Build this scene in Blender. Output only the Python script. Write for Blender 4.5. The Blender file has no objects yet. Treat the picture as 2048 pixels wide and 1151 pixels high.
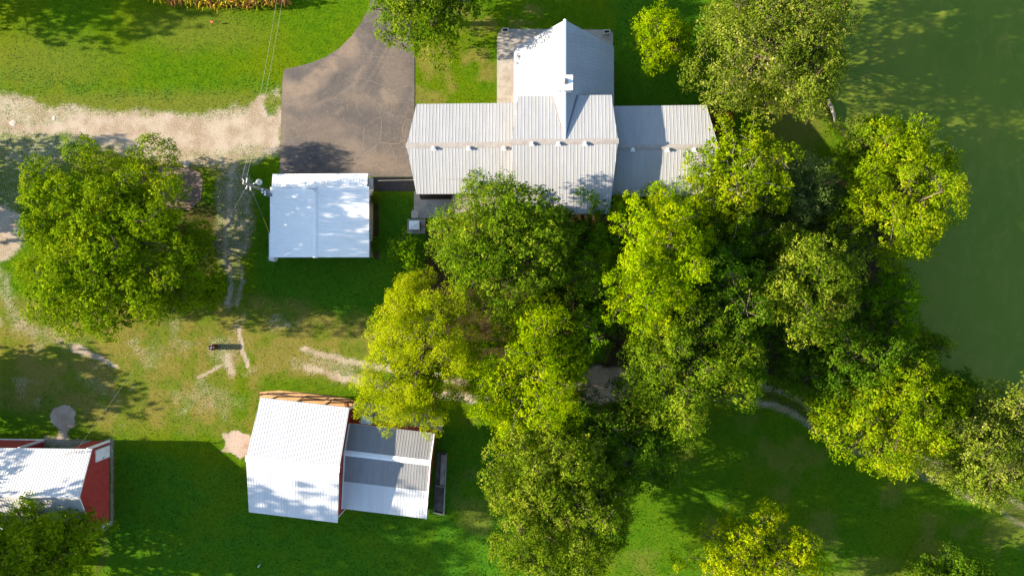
import bpy, bmesh, math, random
import numpy as np
from mathutils import Vector, Matrix, Euler
from mathutils.geometry import delaunay_2d_cdt

# ------------------------------------------------------------------ camera, sky, sun, exposure
scene = bpy.context.scene
C = scene.collection
CAM_H, FOC = 66.0, 1366.0            # metres above ground, focal length in photo pixels
cam_d = bpy.data.cameras.new('camera')
cam_d.sensor_width = 36.0
cam_d.lens = 36.0 * FOC / 2048.0
cam_d.clip_start, cam_d.clip_end = 1.0, 3000.0
cam = bpy.data.objects.new('camera', cam_d)
C.objects.link(cam)
cam.location = (0, 0, CAM_H)
cam.rotation_euler = (math.radians(-0.42), math.radians(2.5), 0)
scene.camera = cam
CR = cam.rotation_euler.to_matrix()

SUN_EL = math.radians(20.0)          # light travels towards +x
world = bpy.data.worlds.new('World')
scene.world = world
world.use_nodes = True
wn = world.node_tree
sky = wn.nodes.new('ShaderNodeTexSky')
sky.sky_type = 'NISHITA'
sky.sun_disc = False
sky.sun_elevation = SUN_EL
sky.sun_rotation = math.radians(-90)
sky.air_density, sky.dust_density, sky.ozone_density = 1.0, 0.6, 1.4
wn.links.new(sky.outputs[0], wn.nodes['Background'].inputs[0])
wn.nodes['Background'].inputs[1].default_value = 0.097
sun_d = bpy.data.lights.new('sun', 'SUN')
sun_d.energy = 5.0
sun_d.angle = math.radians(0.6)
sun_d.color = (1.0, 0.86, 0.66)
sun = bpy.data.objects.new('sun', sun_d)
C.objects.link(sun)
sun.location = (-60, 0, 60)
sun.rotation_euler = Vector((math.cos(SUN_EL), 0.0, -math.sin(SUN_EL))).to_track_quat('-Z', 'Y').to_euler()
vs = scene.view_settings
vs.view_transform, vs.look, vs.gamma, vs.exposure = 'Standard', 'None', 1.0, 2.0
vs.use_curve_mapping = False
scene.cycles.max_bounces = 6
scene.cycles.transparent_max_bounces = 4
scene.cycles.use_denoising = True

# ------------------------------------------------------------------ picture <-> place
def P(px, py, z=0.0):
    """the point at height z that the photograph shows at (px, py)"""
    d = CR @ Vector(((px - 1024.0) / FOC, -(py - 575.5) / FOC, -1.0))
    t = (z - CAM_H) / d.z
    return Vector((d.x * t, d.y * t, z))
CRi = np.array(CR.transposed())
def to_px(x, y, z=0.0):
    v = np.stack([x, y, np.zeros_like(x) + z - CAM_H], -1) @ CRi.T
    return 1024.0 + FOC * v[..., 0] / -v[..., 2], 575.5 - FOC * v[..., 1] / -v[..., 2]
SC = FOC / CAM_H                      # pixels per metre on the ground

# ------------------------------------------------------------------ helpers: objects
def tag(o, label=None, cat=None, group=None, kind=None):
    if label: o['label'] = label
    if cat: o['category'] = cat
    if group: o['group'] = group
    if kind: o['kind'] = kind
    return o
def empty(name, loc, label, cat, group=None, rz=0.0):
    o = bpy.data.objects.new(name, None)
    o.empty_display_size = 0.5
    C.objects.link(o)
    o.location = loc
    o.rotation_euler.z = rz
    bpy.context.view_layer.update()
    return tag(o, label, cat, group)
def link(name, me, mat=None, parent=None, loc=None):
    o = bpy.data.objects.new(name, me)
    if mat is not None and not me.materials:
        me.materials.append(mat)
    C.objects.link(o)
    if loc is not None: o.location = loc
    if parent is not None:
        o.parent = parent
        if loc is None:                                  # geometry given in world space
            o.matrix_parent_inverse = world_of(parent).inverted()
    return o
def world_of(o):
    m = Matrix.Translation(o.location) @ o.rotation_euler.to_matrix().to_4x4()
    if o.parent is not None:
        m = world_of(o.parent) @ o.matrix_parent_inverse @ m
    return m
def np_mesh(name, verts, faces, smooth=False):
    """verts (n,3) array, faces (m,k) array with one k"""
    verts = np.asarray(verts, np.float32); faces = np.asarray(faces, np.int32)
    me = bpy.data.meshes.new(name)
    me.vertices.add(len(verts)); me.vertices.foreach_set('co', verts.ravel())
    m, k = faces.shape
    me.loops.add(m * k); me.loops.foreach_set('vertex_index', faces.ravel())
    me.polygons.add(m)
    me.polygons.foreach_set('loop_start', np.arange(0, m * k, k, dtype=np.int32))
    me.polygons.foreach_set('loop_total', np.full(m, k, np.int32))
    if smooth: me.polygons.foreach_set('use_smooth', np.ones(m, bool))
    me.update(calc_edges=True)
    return me
def fattr(me, name, data, domain='POINT'):
    a = me.attributes.new(name, 'FLOAT', domain); a.data.foreach_set('value', np.asarray(data, np.float32).ravel())
def cattr(me, name, data, domain='POINT'):
    a = me.attributes.new(name, 'FLOAT_COLOR', domain); a.data.foreach_set('color', np.asarray(data, np.float32).ravel())

class MB:
    """collects simple solids into one mesh (world space)"""
    def __init__(s): s.v, s.f = [], []
    def add(s, vs, fs):
        b = len(s.v); s.v += [tuple(v) for v in vs]; s.f += [tuple(i + b for i in f) for f in fs]; return s
    def prism(s, bot, top):
        n = len(bot)
        return s.add(list(bot) + list(top), [tuple(range(n))[::-1], tuple(range(n, 2 * n))] + [(i, (i + 1) % n, n + (i + 1) % n, n + i) for i in range(n)])
    def poly(s, pts, z0, z1):
        return s.prism([(p[0], p[1], z0) for p in pts], [(p[0], p[1], z1) for p in pts])
    def box(s, c, size, rz=0.0):
        hx, hy, hz = [q / 2 for q in size]; ca, sa = math.cos(rz), math.sin(rz)
        q = [(c[0] + ca * x - sa * y, c[1] + sa * x + ca * y) for x, y in ((-hx, -hy), (hx, -hy), (hx, hy), (-hx, hy))]
        return s.poly(q, c[2] - hz, c[2] + hz)
    def beam(s, a, b, w, h):
        a, b = Vector(a), Vector(b); d = (b - a).normalized()
        sd = d.cross(Vector((0, 0, 1)))
        sd = Vector((1, 0, 0)) if sd.length < 1e-4 else sd.normalized()
        up = sd.cross(d)
        q = [(-w / 2, -h / 2), (w / 2, -h / 2), (w / 2, h / 2), (-w / 2, h / 2)]
        return s.prism([a + sd * x + up * y for x, y in q], [b + sd * x + up * y for x, y in q])
    def tube(s, pts, rad, n=6):
        pts = [Vector(p) for p in pts]
        rad = [rad] * len(pts) if not hasattr(rad, '__len__') else rad
        rings = []
        for i, p in enumerate(pts):
            d = (pts[min(i + 1, len(pts) - 1)] - pts[max(i - 1, 0)]).normalized()
            sd = d.cross(Vector((0.31, 0.17, 0.93))); sd = sd.normalized() if sd.length > 1e-3 else Vector((1, 0, 0))
            up = sd.cross(d)
            rings.append([p + (sd * math.cos(k * 2 * math.pi / n) + up * math.sin(k * 2 * math.pi / n)) * rad[i] for k in range(n)])
        b = len(s.v)
        for r in rings: s.v += [tuple(q) for q in r]
        for i in range(len(pts) - 1):
            for k in range(n):
                s.f.append((b + i * n + k, b + i * n + (k + 1) % n, b + (i + 1) * n + (k + 1) % n, b + (i + 1) * n + k))
        s.f.append(tuple(b + k for k in range(n))[::-1]); e = b + (len(pts) - 1) * n
        s.f.append(tuple(e + k for k in range(n)))
        return s
    def lathe(s, c, prof, n=16):
        b = len(s.v)
        for r, z in prof:
            for k in range(n):
                a = 2 * math.pi * k / n; s.v.append((c[0] + r * math.cos(a), c[1] + r * math.sin(a), c[2] + z))
        for i in range(len(prof) - 1):
            for k in range(n):
                s.f.append((b + i * n + k, b + i * n + (k + 1) % n, b + (i + 1) * n + (k + 1) % n, b + (i + 1) * n + k))
        s.f.append(tuple(b + k for k in range(n))[::-1]); e = b + (len(prof) - 1) * n
        s.f.append(tuple(e + k for k in range(n)))
        return s
    def mesh(s, name, smooth=False):
        me = bpy.data.meshes.new(name); me.from_pydata(s.v, [], s.f); me.update()
        if smooth:
            for p in me.polygons: p.use_smooth = True
        return me
    def build(s, name, mat, parent=None, smooth=False):
        return link(name, s.mesh(name, smooth), mat, parent)

# ------------------------------------------------------------------ helpers: materials
class NT:
    def __init__(s, name):
        s.m = bpy.data.materials.new(name); s.m.use_nodes = True; s.t = s.m.node_tree
        s.b = s.t.nodes['Principled BSDF']; s.o = s.t.nodes['Material Output']
        s.b.inputs['Roughness'].default_value = 0.8
        s.b.inputs['Specular IOR Level'].default_value = 0.3
    def n(s, kind, **kw):
        nd = s.t.nodes.new('ShaderNode' + kind)
        for k, v in kw.items():
            if k in nd.inputs: s.put(nd.inputs[k], v)
            else: setattr(nd, k, v)
        return nd
    def put(s, inp, v):
        if isinstance(v, bpy.types.NodeSocket): s.t.links.new(v, inp)
        elif hasattr(v, '__len__') and len(v) == 3 and inp.type == 'RGBA': inp.default_value = (*v, 1)
        else: inp.default_value = v
    def coord(s, kind='Object', scale=(1, 1, 1)):
        tc = s.n('TexCoord'); mp = s.n('Mapping'); s.put(mp.inputs[0], tc.outputs[kind]); mp.inputs['Scale'].default_value = scale
        return mp.outputs[0]
    def pos(s, scale=(1, 1, 1)):
        g = s.n('NewGeometry'); mp = s.n('Mapping'); s.put(mp.inputs[0], g.outputs['Position']); mp.inputs['Scale'].default_value = scale
        return mp.outputs[0]
    def noise(s, vec, scale, detail=4, rough=0.6, dist=0.0):
        return s.n('TexNoise', Vector=vec, Scale=scale, Detail=detail, Roughness=rough, Distortion=dist).outputs[0]
    def ramp(s, fac, a, b):
        r = s.n('MapRange'); s.put(r.inputs[0], fac); r.inputs[1].default_value = a; r.inputs[2].default_value = b
        r.interpolation_type = 'SMOOTHSTEP'; return r.outputs[0]
    def math(s, op, a, b=0.0):
        m = s.n('Math', operation=op); s.put(m.inputs[0], a); s.put(m.inputs[1], b); return m.outputs[0]
    def mix(s, fac, a, b, mode='MIX'):
        m = s.n('Mix', data_type='RGBA', blend_type=mode)
        s.put(m.inputs[0], fac); s.put(m.inputs[6], a); s.put(m.inputs[7], b); return m.outputs[2]
    def attr(s, name):
        return s.n('Attribute', attribute_name=name)
    def bump(s, h, dist=0.02, strength=0.6):
        b = s.n('Bump', Strength=strength, Distance=dist, Height=h); s.put(s.b.inputs['Normal'], b.outputs[0])
    def color(s, c): s.put(s.b.inputs['Base Color'], c)

def simple(name, col, rough=0.7, metal=0.0, var=0.12, scale=3.0, spec=0.3, bump=0.0, dirt=None, stretch=(1, 1, 1), panel=0.0):
    t = NT(name); v = t.pos(stretch)
    n1 = t.noise(v, scale, 5, 0.65)
    c = t.mix(t.ramp(n1, 0.3, 0.7), tuple(q * (1 - var) for q in col), tuple(min(1, q * (1 + var)) for q in col))
    if dirt:
        n2 = t.noise(v, scale * 0.31, 6, 0.7, 0.4)
        c = t.mix(t.math('MULTIPLY', t.ramp(n2, 0.5, 0.75), dirt[1]), c, dirt[0])
    if panel:
        oi = t.n('ObjectInfo'); mr = t.n('MapRange'); t.put(mr.inputs[0], oi.outputs['Random']); mr.inputs[3].default_value = 1 - panel; mr.inputs[4].default_value = 1.0
        cc = t.n('CombineColor'); [t.put(cc.inputs[q], mr.outputs[0]) for q in range(3)]
        c = t.mix(1.0, c, cc.outputs[0], 'MULTIPLY')
    t.color(c); t.b.inputs['Roughness'].default_value = rough; t.b.inputs['Metallic'].default_value = metal
    t.b.inputs['Specular IOR Level'].default_value = spec
    if bump: t.bump(t.noise(v, scale * 6, 4), bump)
    return t.m

M = {}
M['roof_white'] = simple('galvanised white roof metal', (0.322, 0.328, 0.336), 0.6, 0.0, 0.05, 1.2, 0.12, dirt=((0.28, 0.27, 0.255), 0.4), stretch=(1.6, 0.35, 1), panel=0.07)
M['roof_grey'] = simple('weathered grey roof metal', (0.21, 0.21, 0.213), 0.45, 0.0, 0.08, 1.4, 0.4, dirt=((0.16, 0.15, 0.145), 0.5), stretch=(1.6, 0.35, 1), panel=0.07)
M['roof_barn'] = simple('bright white roof metal', (0.52, 0.52, 0.52), 0.45, 0.0, 0.03, 1.0, 0.4, dirt=((0.44, 0.43, 0.42), 0.4), stretch=(1.6, 0.35, 1), panel=0.07)
M['roof_shed'] = simple('fresh white roof metal', (0.86, 0.83, 0.78), 0.45, 0.0, 0.03, 1.0, 0.4, dirt=((0.62, 0.61, 0.59), 0.4))
M['cap_tan'] = simple('dusty ridge cap metal', (0.29, 0.265, 0.245), 0.6, 0.0, 0.12, 2.0)
M['cap_white'] = simple('white cap metal', (0.72, 0.72, 0.72), 0.5, 0.0, 0.05, 2.0)
M['red'] = simple('red barn siding', (0.36, 0.045, 0.036), 0.65, 0.0, 0.15, 2.0, 0.3, dirt=((0.20, 0.05, 0.04), 0.4))
M['white'] = simple('white paint', (0.72, 0.71, 0.69), 0.6, 0.0, 0.08, 3.0, dirt=((0.45, 0.43, 0.40), 0.4))
M['tan'] = simple('tan siding', (0.34, 0.29, 0.23), 0.75, 0.0, 0.1, 2.0)
M['brick'] = simple('buff wall', (0.36, 0.30, 0.24), 0.85, 0.0, 0.15, 4.0)
M['concrete'] = simple('weathered concrete', (0.30, 0.27, 0.23), 0.9, 0.0, 0.18, 1.6, 0.2, 0.01, dirt=((0.17, 0.14, 0.11), 0.6))
M['concrete_pale'] = simple('pale concrete', (0.42, 0.39, 0.33), 0.9, 0.0, 0.12, 2.0, 0.2, 0.008, dirt=((0.25, 0.22, 0.18), 0.4))
M['concrete_dark'] = simple('stained dark concrete', (0.085, 0.075, 0.062), 0.9, 0.0, 0.35, 1.8, 0.2, 0.012, dirt=((0.20, 0.17, 0.14), 0.6))
M['clay'] = simple('orange clay floor', (0.44, 0.26, 0.12), 0.95, 0.0, 0.16, 1.5, 0.1, 0.02, dirt=((0.30, 0.17, 0.085), 0.6))
M['asphalt_dark'] = simple('fresh dark asphalt', (0.040, 0.038, 0.038), 0.9, 0.0, 0.25, 5.0, 0.2, 0.01, dirt=((0.09, 0.075, 0.06), 0.45))
M['wood'] = simple('weathered pole wood', (0.24, 0.20, 0.15), 0.85, 0.0, 0.25, 6.0, 0.2, stretch=(1, 1, 0.2))
M['dark'] = simple('dark metal', (0.03, 0.03, 0.033), 0.55, 0.4, 0.2, 4.0)
M['steel'] = simple('galvanised steel', (0.42, 0.44, 0.46), 0.45, 0.6, 0.12, 5.0)
M['slate'] = simple('blue grey enamel', (0.10, 0.12, 0.16), 0.5, 0.0, 0.1, 5.0)
M['wire'] = simple('aluminium wire', (0.34, 0.30, 0.23), 0.5, 0.0, 0.1, 5.0)
M['wire_dark'] = simple('dark insulated wire', (0.06, 0.06, 0.06), 0.6, 0.0, 0.1, 5.0)
M['yellow'] = simple('yellow plastic', (0.62, 0.50, 0.03), 0.5, 0.0, 0.1, 5.0)
M['pink'] = simple('pink plastic flag', (0.75, 0.08, 0.11), 0.6, 0.0, 0.1, 5.0)
M['rust'] = simple('rusty steel', (0.12, 0.045, 0.022), 0.85, 0.2, 0.35, 6.0, dirt=((0.05, 0.02, 0.015), 0.7))
M['soil'] = simple('dark soil', (0.045, 0.028, 0.018), 0.95, 0.0, 0.4, 6.0, 0.1, 0.03)
M['stone'] = simple('pale limestone', (0.36, 0.32, 0.27), 0.9, 0.0, 0.15, 4.0, 0.2, 0.02)
M['bark'] = simple('brown bark', (0.10, 0.075, 0.055), 0.9, 0.0, 0.3, 5.0, 0.1, 0.02, stretch=(1, 1, 0.25))
M['bark_pale'] = simple('pale grey bark', (0.20, 0.17, 0.135), 0.9, 0.0, 0.25, 5.0, 0.1, 0.02, stretch=(1, 1, 0.25))
M['log'] = simple('bleached driftwood', (0.30, 0.27, 0.24), 0.9, 0.0, 0.35, 5.0, 0.1, 0.02)
M['crack'] = simple('sand filled crack', (0.23, 0.185, 0.14), 0.95, 0.0, 0.2, 5.0, 0.1)
M['paint'] = simple('worn white road paint', (0.6, 0.6, 0.58), 0.8, 0.0, 0.2, 8.0)
M['glass'] = simple('dark window glass', (0.02, 0.025, 0.03), 0.08, 0.0, 0.1, 2.0, 0.6)

# ------------------------------------------------------------------ ground
def sstep(x, a, b):
    t = np.clip((x - a) / (b - a), 0, 1); return t * t * (3 - 2 * t)
def d_line(X, Y, pts):
    best = np.full(X.shape, 1e9)
    for (x0, y0), (x1, y1) in zip(pts[:-1], pts[1:]):
        dx, dy = x1 - x0, y1 - y0
        t = np.clip(((X - x0) * dx + (Y - y0) * dy) / (dx * dx + dy * dy), 0, 1)
        best = np.minimum(best, np.hypot(X - x0 - t * dx, Y - y0 - t * dy))
    return best
def inside(X, Y, pts):
    r = np.zeros(X.shape, bool); n = len(pts)
    for i in range(n):
        x0, y0 = pts[i]; x1, y1 = pts[(i + 1) % n]
        if y0 == y1: continue
        c = ((y0 > Y) != (y1 > Y)) & (X < (x1 - x0) * (Y - y0) / (y1 - y0) + x0)
        r ^= c
    return r
def m_line(X, Y, pts, w, soft): return 1 - sstep(d_line(X, Y, pts), w - soft, w + soft)
def m_poly(X, Y, pts, soft):
    d = d_line(X, Y, list(pts) + [pts[0]]); s = np.where(inside(X, Y, pts), d, -d); return sstep(s, -soft, soft)
def m_blob(X, Y, cx, cy, rx, ry, a=0.0, soft=0.5):
    ca, sa = math.cos(math.radians(a)), math.sin(math.radians(a))
    u, v = (X - cx) * ca + (Y - cy) * sa, -(X - cx) * sa + (Y - cy) * ca
    return 1 - sstep(np.hypot(u / rx, v / ry), 1 - soft, 1 + soft)

rngN = np.random.default_rng(11)
NTAB = rngN.random((64, 64))
def vnoise(x, y):
    xi, yi = np.floor(x).astype(int), np.floor(y).astype(int); fx, fy = x - xi, y - yi
    fx, fy = fx * fx * (3 - 2 * fx), fy * fy * (3 - 2 * fy)
    g = lambda a, b: NTAB[a % 64, b % 64]
    return (g(xi, yi) * (1 - fx) + g(xi + 1, yi) * fx) * (1 - fy) + (g(xi, yi + 1) * (1 - fx) + g(xi + 1, yi + 1) * fx) * fy
def fbm(x, y, o=4):
    r, a, t = 0, 0.5, 0
    for k in range(o):
        r = r + a * vnoise(x * 2 ** k + 7.3 * k, y * 2 ** k + 3.1 * k); t += a; a *= 0.55
    return r / t

SHORE = [(1725, -400), (1712, -60), (1694, 0), (1672, 90), (1657, 190), (1676, 250), (1730, 300), (1775, 400), (1796, 500), (1806, 600),
         (1838, 690), (1905, 765), (1990, 825), (2120, 890), (2400, 1000), (2900, 1150)]
POND = SHORE + [(4200, 1150), (4200, -400)]
DRIVE = [(752, -80), (745, -10), (736, 20), (722, 46), (702, 74), (678, 97), (652, 114), (622, 126), (592, 134), (568, 139), (565, 160), (563, 220),
         (561, 290), (559, 351), (747, 353), (829, 353), (829, 262), (829, 205), (829, 98), (822, 70), (812, 30), (815, -80)]

def masks(x, y):
    """gravel, bare soil, dry grass, lush clover with painted lawn shade at world (x, y), plus woodland litter"""
    X, Y = to_px(x, y)
    wob = (fbm(x * 0.45, y * 0.45) - 0.5) * 34 + (fbm(x * 1.7 + 9, y * 1.7) - 0.5) * 16
    Xw, Yw = X + wob, Y + (fbm(x * 0.45 + 31, y * 0.45 + 5) - 0.5) * 34 + (fbm(x * 1.7, y * 1.7 + 19) - 0.5) * 16
    g = np.zeros(X.shape); s = np.zeros(X.shape); d = np.zeros(X.shape); l = np.zeros(X.shape)
    mx = lambda a, b: np.maximum(a, b)
    # farm track
    track = [(-300, 180), (0, 182), (100, 200), (240, 216), (350, 218), (450, 212), (520, 190), (566, 165), (566, 318), (500, 325), (420, 338), (330, 335), (230, 312), (120, 275), (0, 285), (-300, 280)]
    g = mx(g, 0.70 * m_poly(X + wob * 0.5, Yw, track, 16))
    core = [(-300, 232), (0, 238), (130, 236), (180, 224), (300, 228), (400, 232), (470, 228), (558, 196), (560, 306), (480, 292), (400, 308), (300, 308), (220, 292), (120, 266), (0, 262), (-300, 260)]
    g = mx(g, 0.97 * m_poly(Xw, Yw, core, 16))
    g = mx(g, 0.95 * m_blob(Xw, Yw, 300, 262, 140, 34, 0, 0.4))
    g = mx(g, 0.95 * m_blob(Xw, Yw, 525, 232, 45, 42, 0, 0.4))
    g *= 1 - 0.55 * m_blob(Xw, Yw, 540, 215, 16, 22, 0, 0.5)
    g = mx(g, 0.70 * m_line(Xw, Yw, [(500, 280), (470, 330), (458, 420), (456, 520), (462, 610)], 10, 9))
    g = mx(g, 0.66 * m_line(Xw, Yw, [(520, 290), (500, 330), (488, 420), (487, 520), (478, 610)], 8, 8))
    g = mx(g, 0.56 * m_blob(Xw, Yw, 466, 430, 46, 165, 0, 0.5))
    s = mx(s, 0.52 * m_blob(Xw, Yw, 466, 420, 50, 170, 0, 0.5))
    d = mx(d, 0.8 * m_blob(Xw, Yw, 300, 318, 170, 30, 0, 0.6))
    s = mx(s, 0.5 * m_poly(X, Yw, [(515, 778), (560, 776), (700, 790), (700, 800), (515, 792)], 6))
    g = mx(g, 0.60 * m_blob(Xw, Yw, 508, 325, 22, 20, 0, 0.6))
    g = mx(g, 0.95 * m_blob(Xw, Yw, 10, 462, 48, 52, 0, 0.4))
    g = mx(g, 0.56 * m_line(Xw, Yw, [(-30, 420), (5, 560), (45, 660), (160, 690)], 20, 18))
    g = mx(g, 0.6 * m_blob(Xw, Yw, 60, 300, 110, 60, 0, 0.6))
    g = mx(g, 0.52 * m_blob(Xw, Yw, 15, 370, 62, 80, 0, 0.5))
    # bare patches of the yard
    g = mx(g, 0.55 * m_blob(Xw, Yw, 452, 700, 52, 46, 0, 0.6))
    g = mx(g, 0.72 * m_blob(Xw, Yw, 462, 730, 16, 34, -8, 0.6))
    g = mx(g, 0.97 * m_line(X + wob * 0.2, Y, [(479, 655), (484, 690), (490, 712), (496, 730)], 4.5, 3))
    g = mx(g, 0.85 * m_line(X, Y + wob * 0.3, [(395, 752), (418, 740), (440, 732)], 4, 4))
    g = mx(g, 0.95 * m_line(X, Y + wob * 0.25, [(150, 696), (175, 706), (205, 718), (236, 733)], 9 - np.clip((X - 150) / 14, 0, 5), 4))
    g = mx(g, 0.45 * m_blob(Xw, Yw, 330, 700, 60, 22, 0, 0.6))
    g = mx(g, 0.5 * m_blob(Xw, Yw, 420, 800, 90, 36, 0, 0.6))
    g = mx(g, 0.45 * m_blob(Xw, Yw, 190, 770, 60, 26, 30, 0.6))
    s = mx(s, 0.45 * m_blob(Xw, Yw, 280, 790, 46, 22, 35, 0.6))
    g = mx(g, 0.98 * m_blob(X + wob * 0.7, Y + wob * 0.4, 129, 834, 25, 26, 0, 0.14))
    g = mx(g, 0.8 * m_line(Xw, Yw, [(135, 850), (126, 872), (118, 890)], 8, 5))
    g = mx(g, 0.7 * m_poly(X, Yw, [(85, 872), (230, 874), (228, 905), (80, 905)], 8))
    g = mx(g, 0.8 * m_line(X, Y, [(224, 882), (224, 1044), (205, 1060)], 5, 4))
    s = mx(s, 0.5 * m_line(Xw, Y, [(205, 1060), (205, 1110), (180, 1170)], 14, 10))
    g = mx(g, 0.98 * m_poly(X + wob * 0.35, Y + wob * 0.2, [(440, 866), (470, 859), (500, 868), (500, 905), (478, 917), (462, 905), (441, 902), (450, 886)], 3))
    # lane through the trees
    lane = [(610, 715), (680, 735), (760, 752), (900, 775), (1100, 790), (1250, 780), (1400, 770), (1500, 775), (1590, 815), (1700, 880), (1850, 935), (1950, 975), (2060, 1040), (2300, 1180)]
    for off, w in ((-17, 10), (19, 11)):
        g = mx(g, (0.76 - 0.1 * sstep(X, 1300, 1450) - 0.14 * sstep(X, 1560, 1700)) * m_line(Xw * 0.5 + X * 0.5, Yw * 0.5 + Y * 0.5, [(a, b + off) for a, b in lane], w, 8))
    s = mx(s, 0.55 * m_line(Xw, Yw, lane[3:], 30, 12))
    g = mx(g, 0.93 * m_blob(Xw, Yw, 1215, 770, 62, 42, 0, 0.3))
    s = mx(s, 0.6 * m_blob(Xw, Yw, 1215, 760, 110, 70, 0, 0.4))
    g = mx(g, 0.55 * m_blob(Xw, Yw, 660, 730, 70, 30, 4, 0.5))
    # litter below the wood
    wood = [(850, 430), (1210, 415), (1400, 400), (1480, 330), (1600, 350), (1720, 360), (1800, 480), (1830, 700), (1700, 770), (1560, 760), (1450, 740), (1330, 800), (1100, 745), (900, 700), (840, 560)]
    lit = m_poly(Xw, Yw, wood, 22)
    s = mx(s, 0.9 * lit)
    s = mx(s, 0.6 * m_line(Xw, Yw, SHORE, 12, 12))
    # corn edge
    s = mx(s, 0.95 * m_poly(X, Y + wob * 0.35, [(296, -6), (330, 2), (400, 11), (480, 17), (575, 8), (575, -300), (100, -300), (200, -40)], 5))
    s = mx(s, 0.62 * m_blob(Xw, Yw, 400, 480, 62, 110, 0, 0.5))
    # lawns with dead patches
    d = mx(d, 0.85 * sstep(fbm(x * 0.55, y * 0.55), 0.47, 0.66) * m_poly(X, Y, [(825, 70), (995, 70), (995, 212), (825, 212)], 20))
    d = mx(d, 0.75 * sstep(fbm(x * 0.8 + 4, y * 0.8), 0.5, 0.68) * m_poly(X, Y, [(820, -100), (1080, -100), (1080, 60), (820, 80)], 20))
    yard = m_poly(Xw, Yw, [(-300, 560), (60, 600), (420, 600), (520, 600), (760, 640), (760, 770), (510, 790), (500, 860), (240, 870), (-300, 740)], 26)
    d = mx(d, yard * (0.42 + 0.6 * sstep(fbm(x * 0.6 + 40, y * 0.6 + 2), 0.4, 0.62)))
    g = mx(g, yard * 0.5 * sstep(fbm(x * 0.5 + 70, y * 0.5 + 22), 0.52, 0.7))
    d *= 1 - 0.9 * m_line(Xw, Yw, [(500, 720), (490, 760), (480, 830)], 14, 8)
    d *= 1 - 0.8 * m_poly(Xw, Yw, [(530, 752), (720, 765), (720, 800), (520, 786)], 10)
    g *= 1 - 0.9 * m_poly(Xw, Yw, [(530, 758), (700, 765), (700, 796), (520, 786)], 6)
    d = mx(d, 0.5 * m_poly(Xw, Yw, [(-300, 150), (560, 150), (560, 215), (300, 235), (-300, 210)], 18) * sstep(Y, 165, 205))
    d = mx(d, 0.35 * m_blob(Xw, Yw, 60, 130, 160, 60, 0, 0.7))
    d = mx(d, 0.35 * m_blob(Xw, Yw, 400, 60, 110, 40, 0, 0.7))
    d = mx(d, 0.75 * m_blob(Xw, Yw, 1590, 235, 60, 60, 0, 0.6))
    d = mx(d, 0.45 * sstep(fbm(x * 0.3, y * 0.3 + 50), 0.5, 0.7) * (Y > 830) * (X > 900))
    l = mx(l, 0.9 * m_poly(Xw, Yw, [(215, 900), (480, 940), (700, 1030), (900, 860), (1060, 830), (1060, 1600), (180, 1600)], 24) * (0.6 + 0.4 * sstep(fbm(x * 0.9 + 3, y * 0.9 + 8), 0.4, 0.6)))  # clover, and the deep green of shaded lawns painted into the mask
    l = mx(l, 0.75 * m_poly(Xw, Yw, [(505, 380), (850, 380), (850, 560), (760, 640), (520, 610)], 22))
    l = mx(l, 0.75 * m_poly(Xw, Yw, [(1225, -60), (1420, -60), (1420, 215), (1225, 215)], 16))
    l = mx(l, 0.32 * m_poly(Xw, Yw, [(1220, 850), (1480, 800), (1900, 950), (2100, 1060), (2100, 1500), (1220, 1500)], 26))
    l = mx(l, 0.5 * m_poly(Xw, Yw, [(-200, 760), (190, 780), (180, 870), (-200, 880)], 20))
    l = mx(l, 0.5 * m_poly(Xw, Yw, [(0, 140), (250, 178), (560, 150), (560, 186), (300, 206), (0, 184)], 12) * sstep(fbm(x, y + 12), 0.4, 0.6))
    s = mx(s, 0.35 * m_poly(Xw, Yw, [(880, 1030), (1000, 1020), (1040, 1130), (900, 1151)], 20) * sstep(fbm(x, y), 0.5, 0.65))
    s = mx(s, 0.85 * m_line(X, Y, [(752, 384), (754, 515)], 6, 3))
    return np.clip(np.stack([g, s, d, l], -1), 0, 1)

def ground_z(x, y):
    X, Y = to_px(x, y)
    d = d_line(X, Y, SHORE) / SC
    return np.where(inside(X, Y, POND), -1.5 * sstep(d, -0.2, 3.0) - 0.12, -0.12 * (1 - sstep(d, 0.0, 0.8)))

def axis(lo, hi, step, far):
    a = list(np.arange(lo, hi + 1e-6, step)); q = step
    left, right = lo, hi; L, Rr = [], []
    while right < far:
        q *= 1.5; right += q; left -= q; Rr.append(right); L.append(left)
    return np.array(L[::-1] + a + Rr)
gx, gy = axis(-60, 56, 0.27, 900), axis(-36, 34, 0.27, 900)
GX, GY = np.meshgrid(gx, gy)
nx, ny = len(gx), len(gy)
gv = np.stack([GX, GY, ground_z(GX, GY)], -1).reshape(-1, 3)
ii = np.arange(nx * ny).reshape(ny, nx)
gf = np.stack([ii[:-1, :-1], ii[:-1, 1:], ii[1:, 1:], ii[1:, :-1]], -1).reshape(-1, 4)
gm = np_mesh('ground', gv, gf, True)
cattr(gm, 'mask', masks(GX, GY).reshape(-1, 4))

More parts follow.
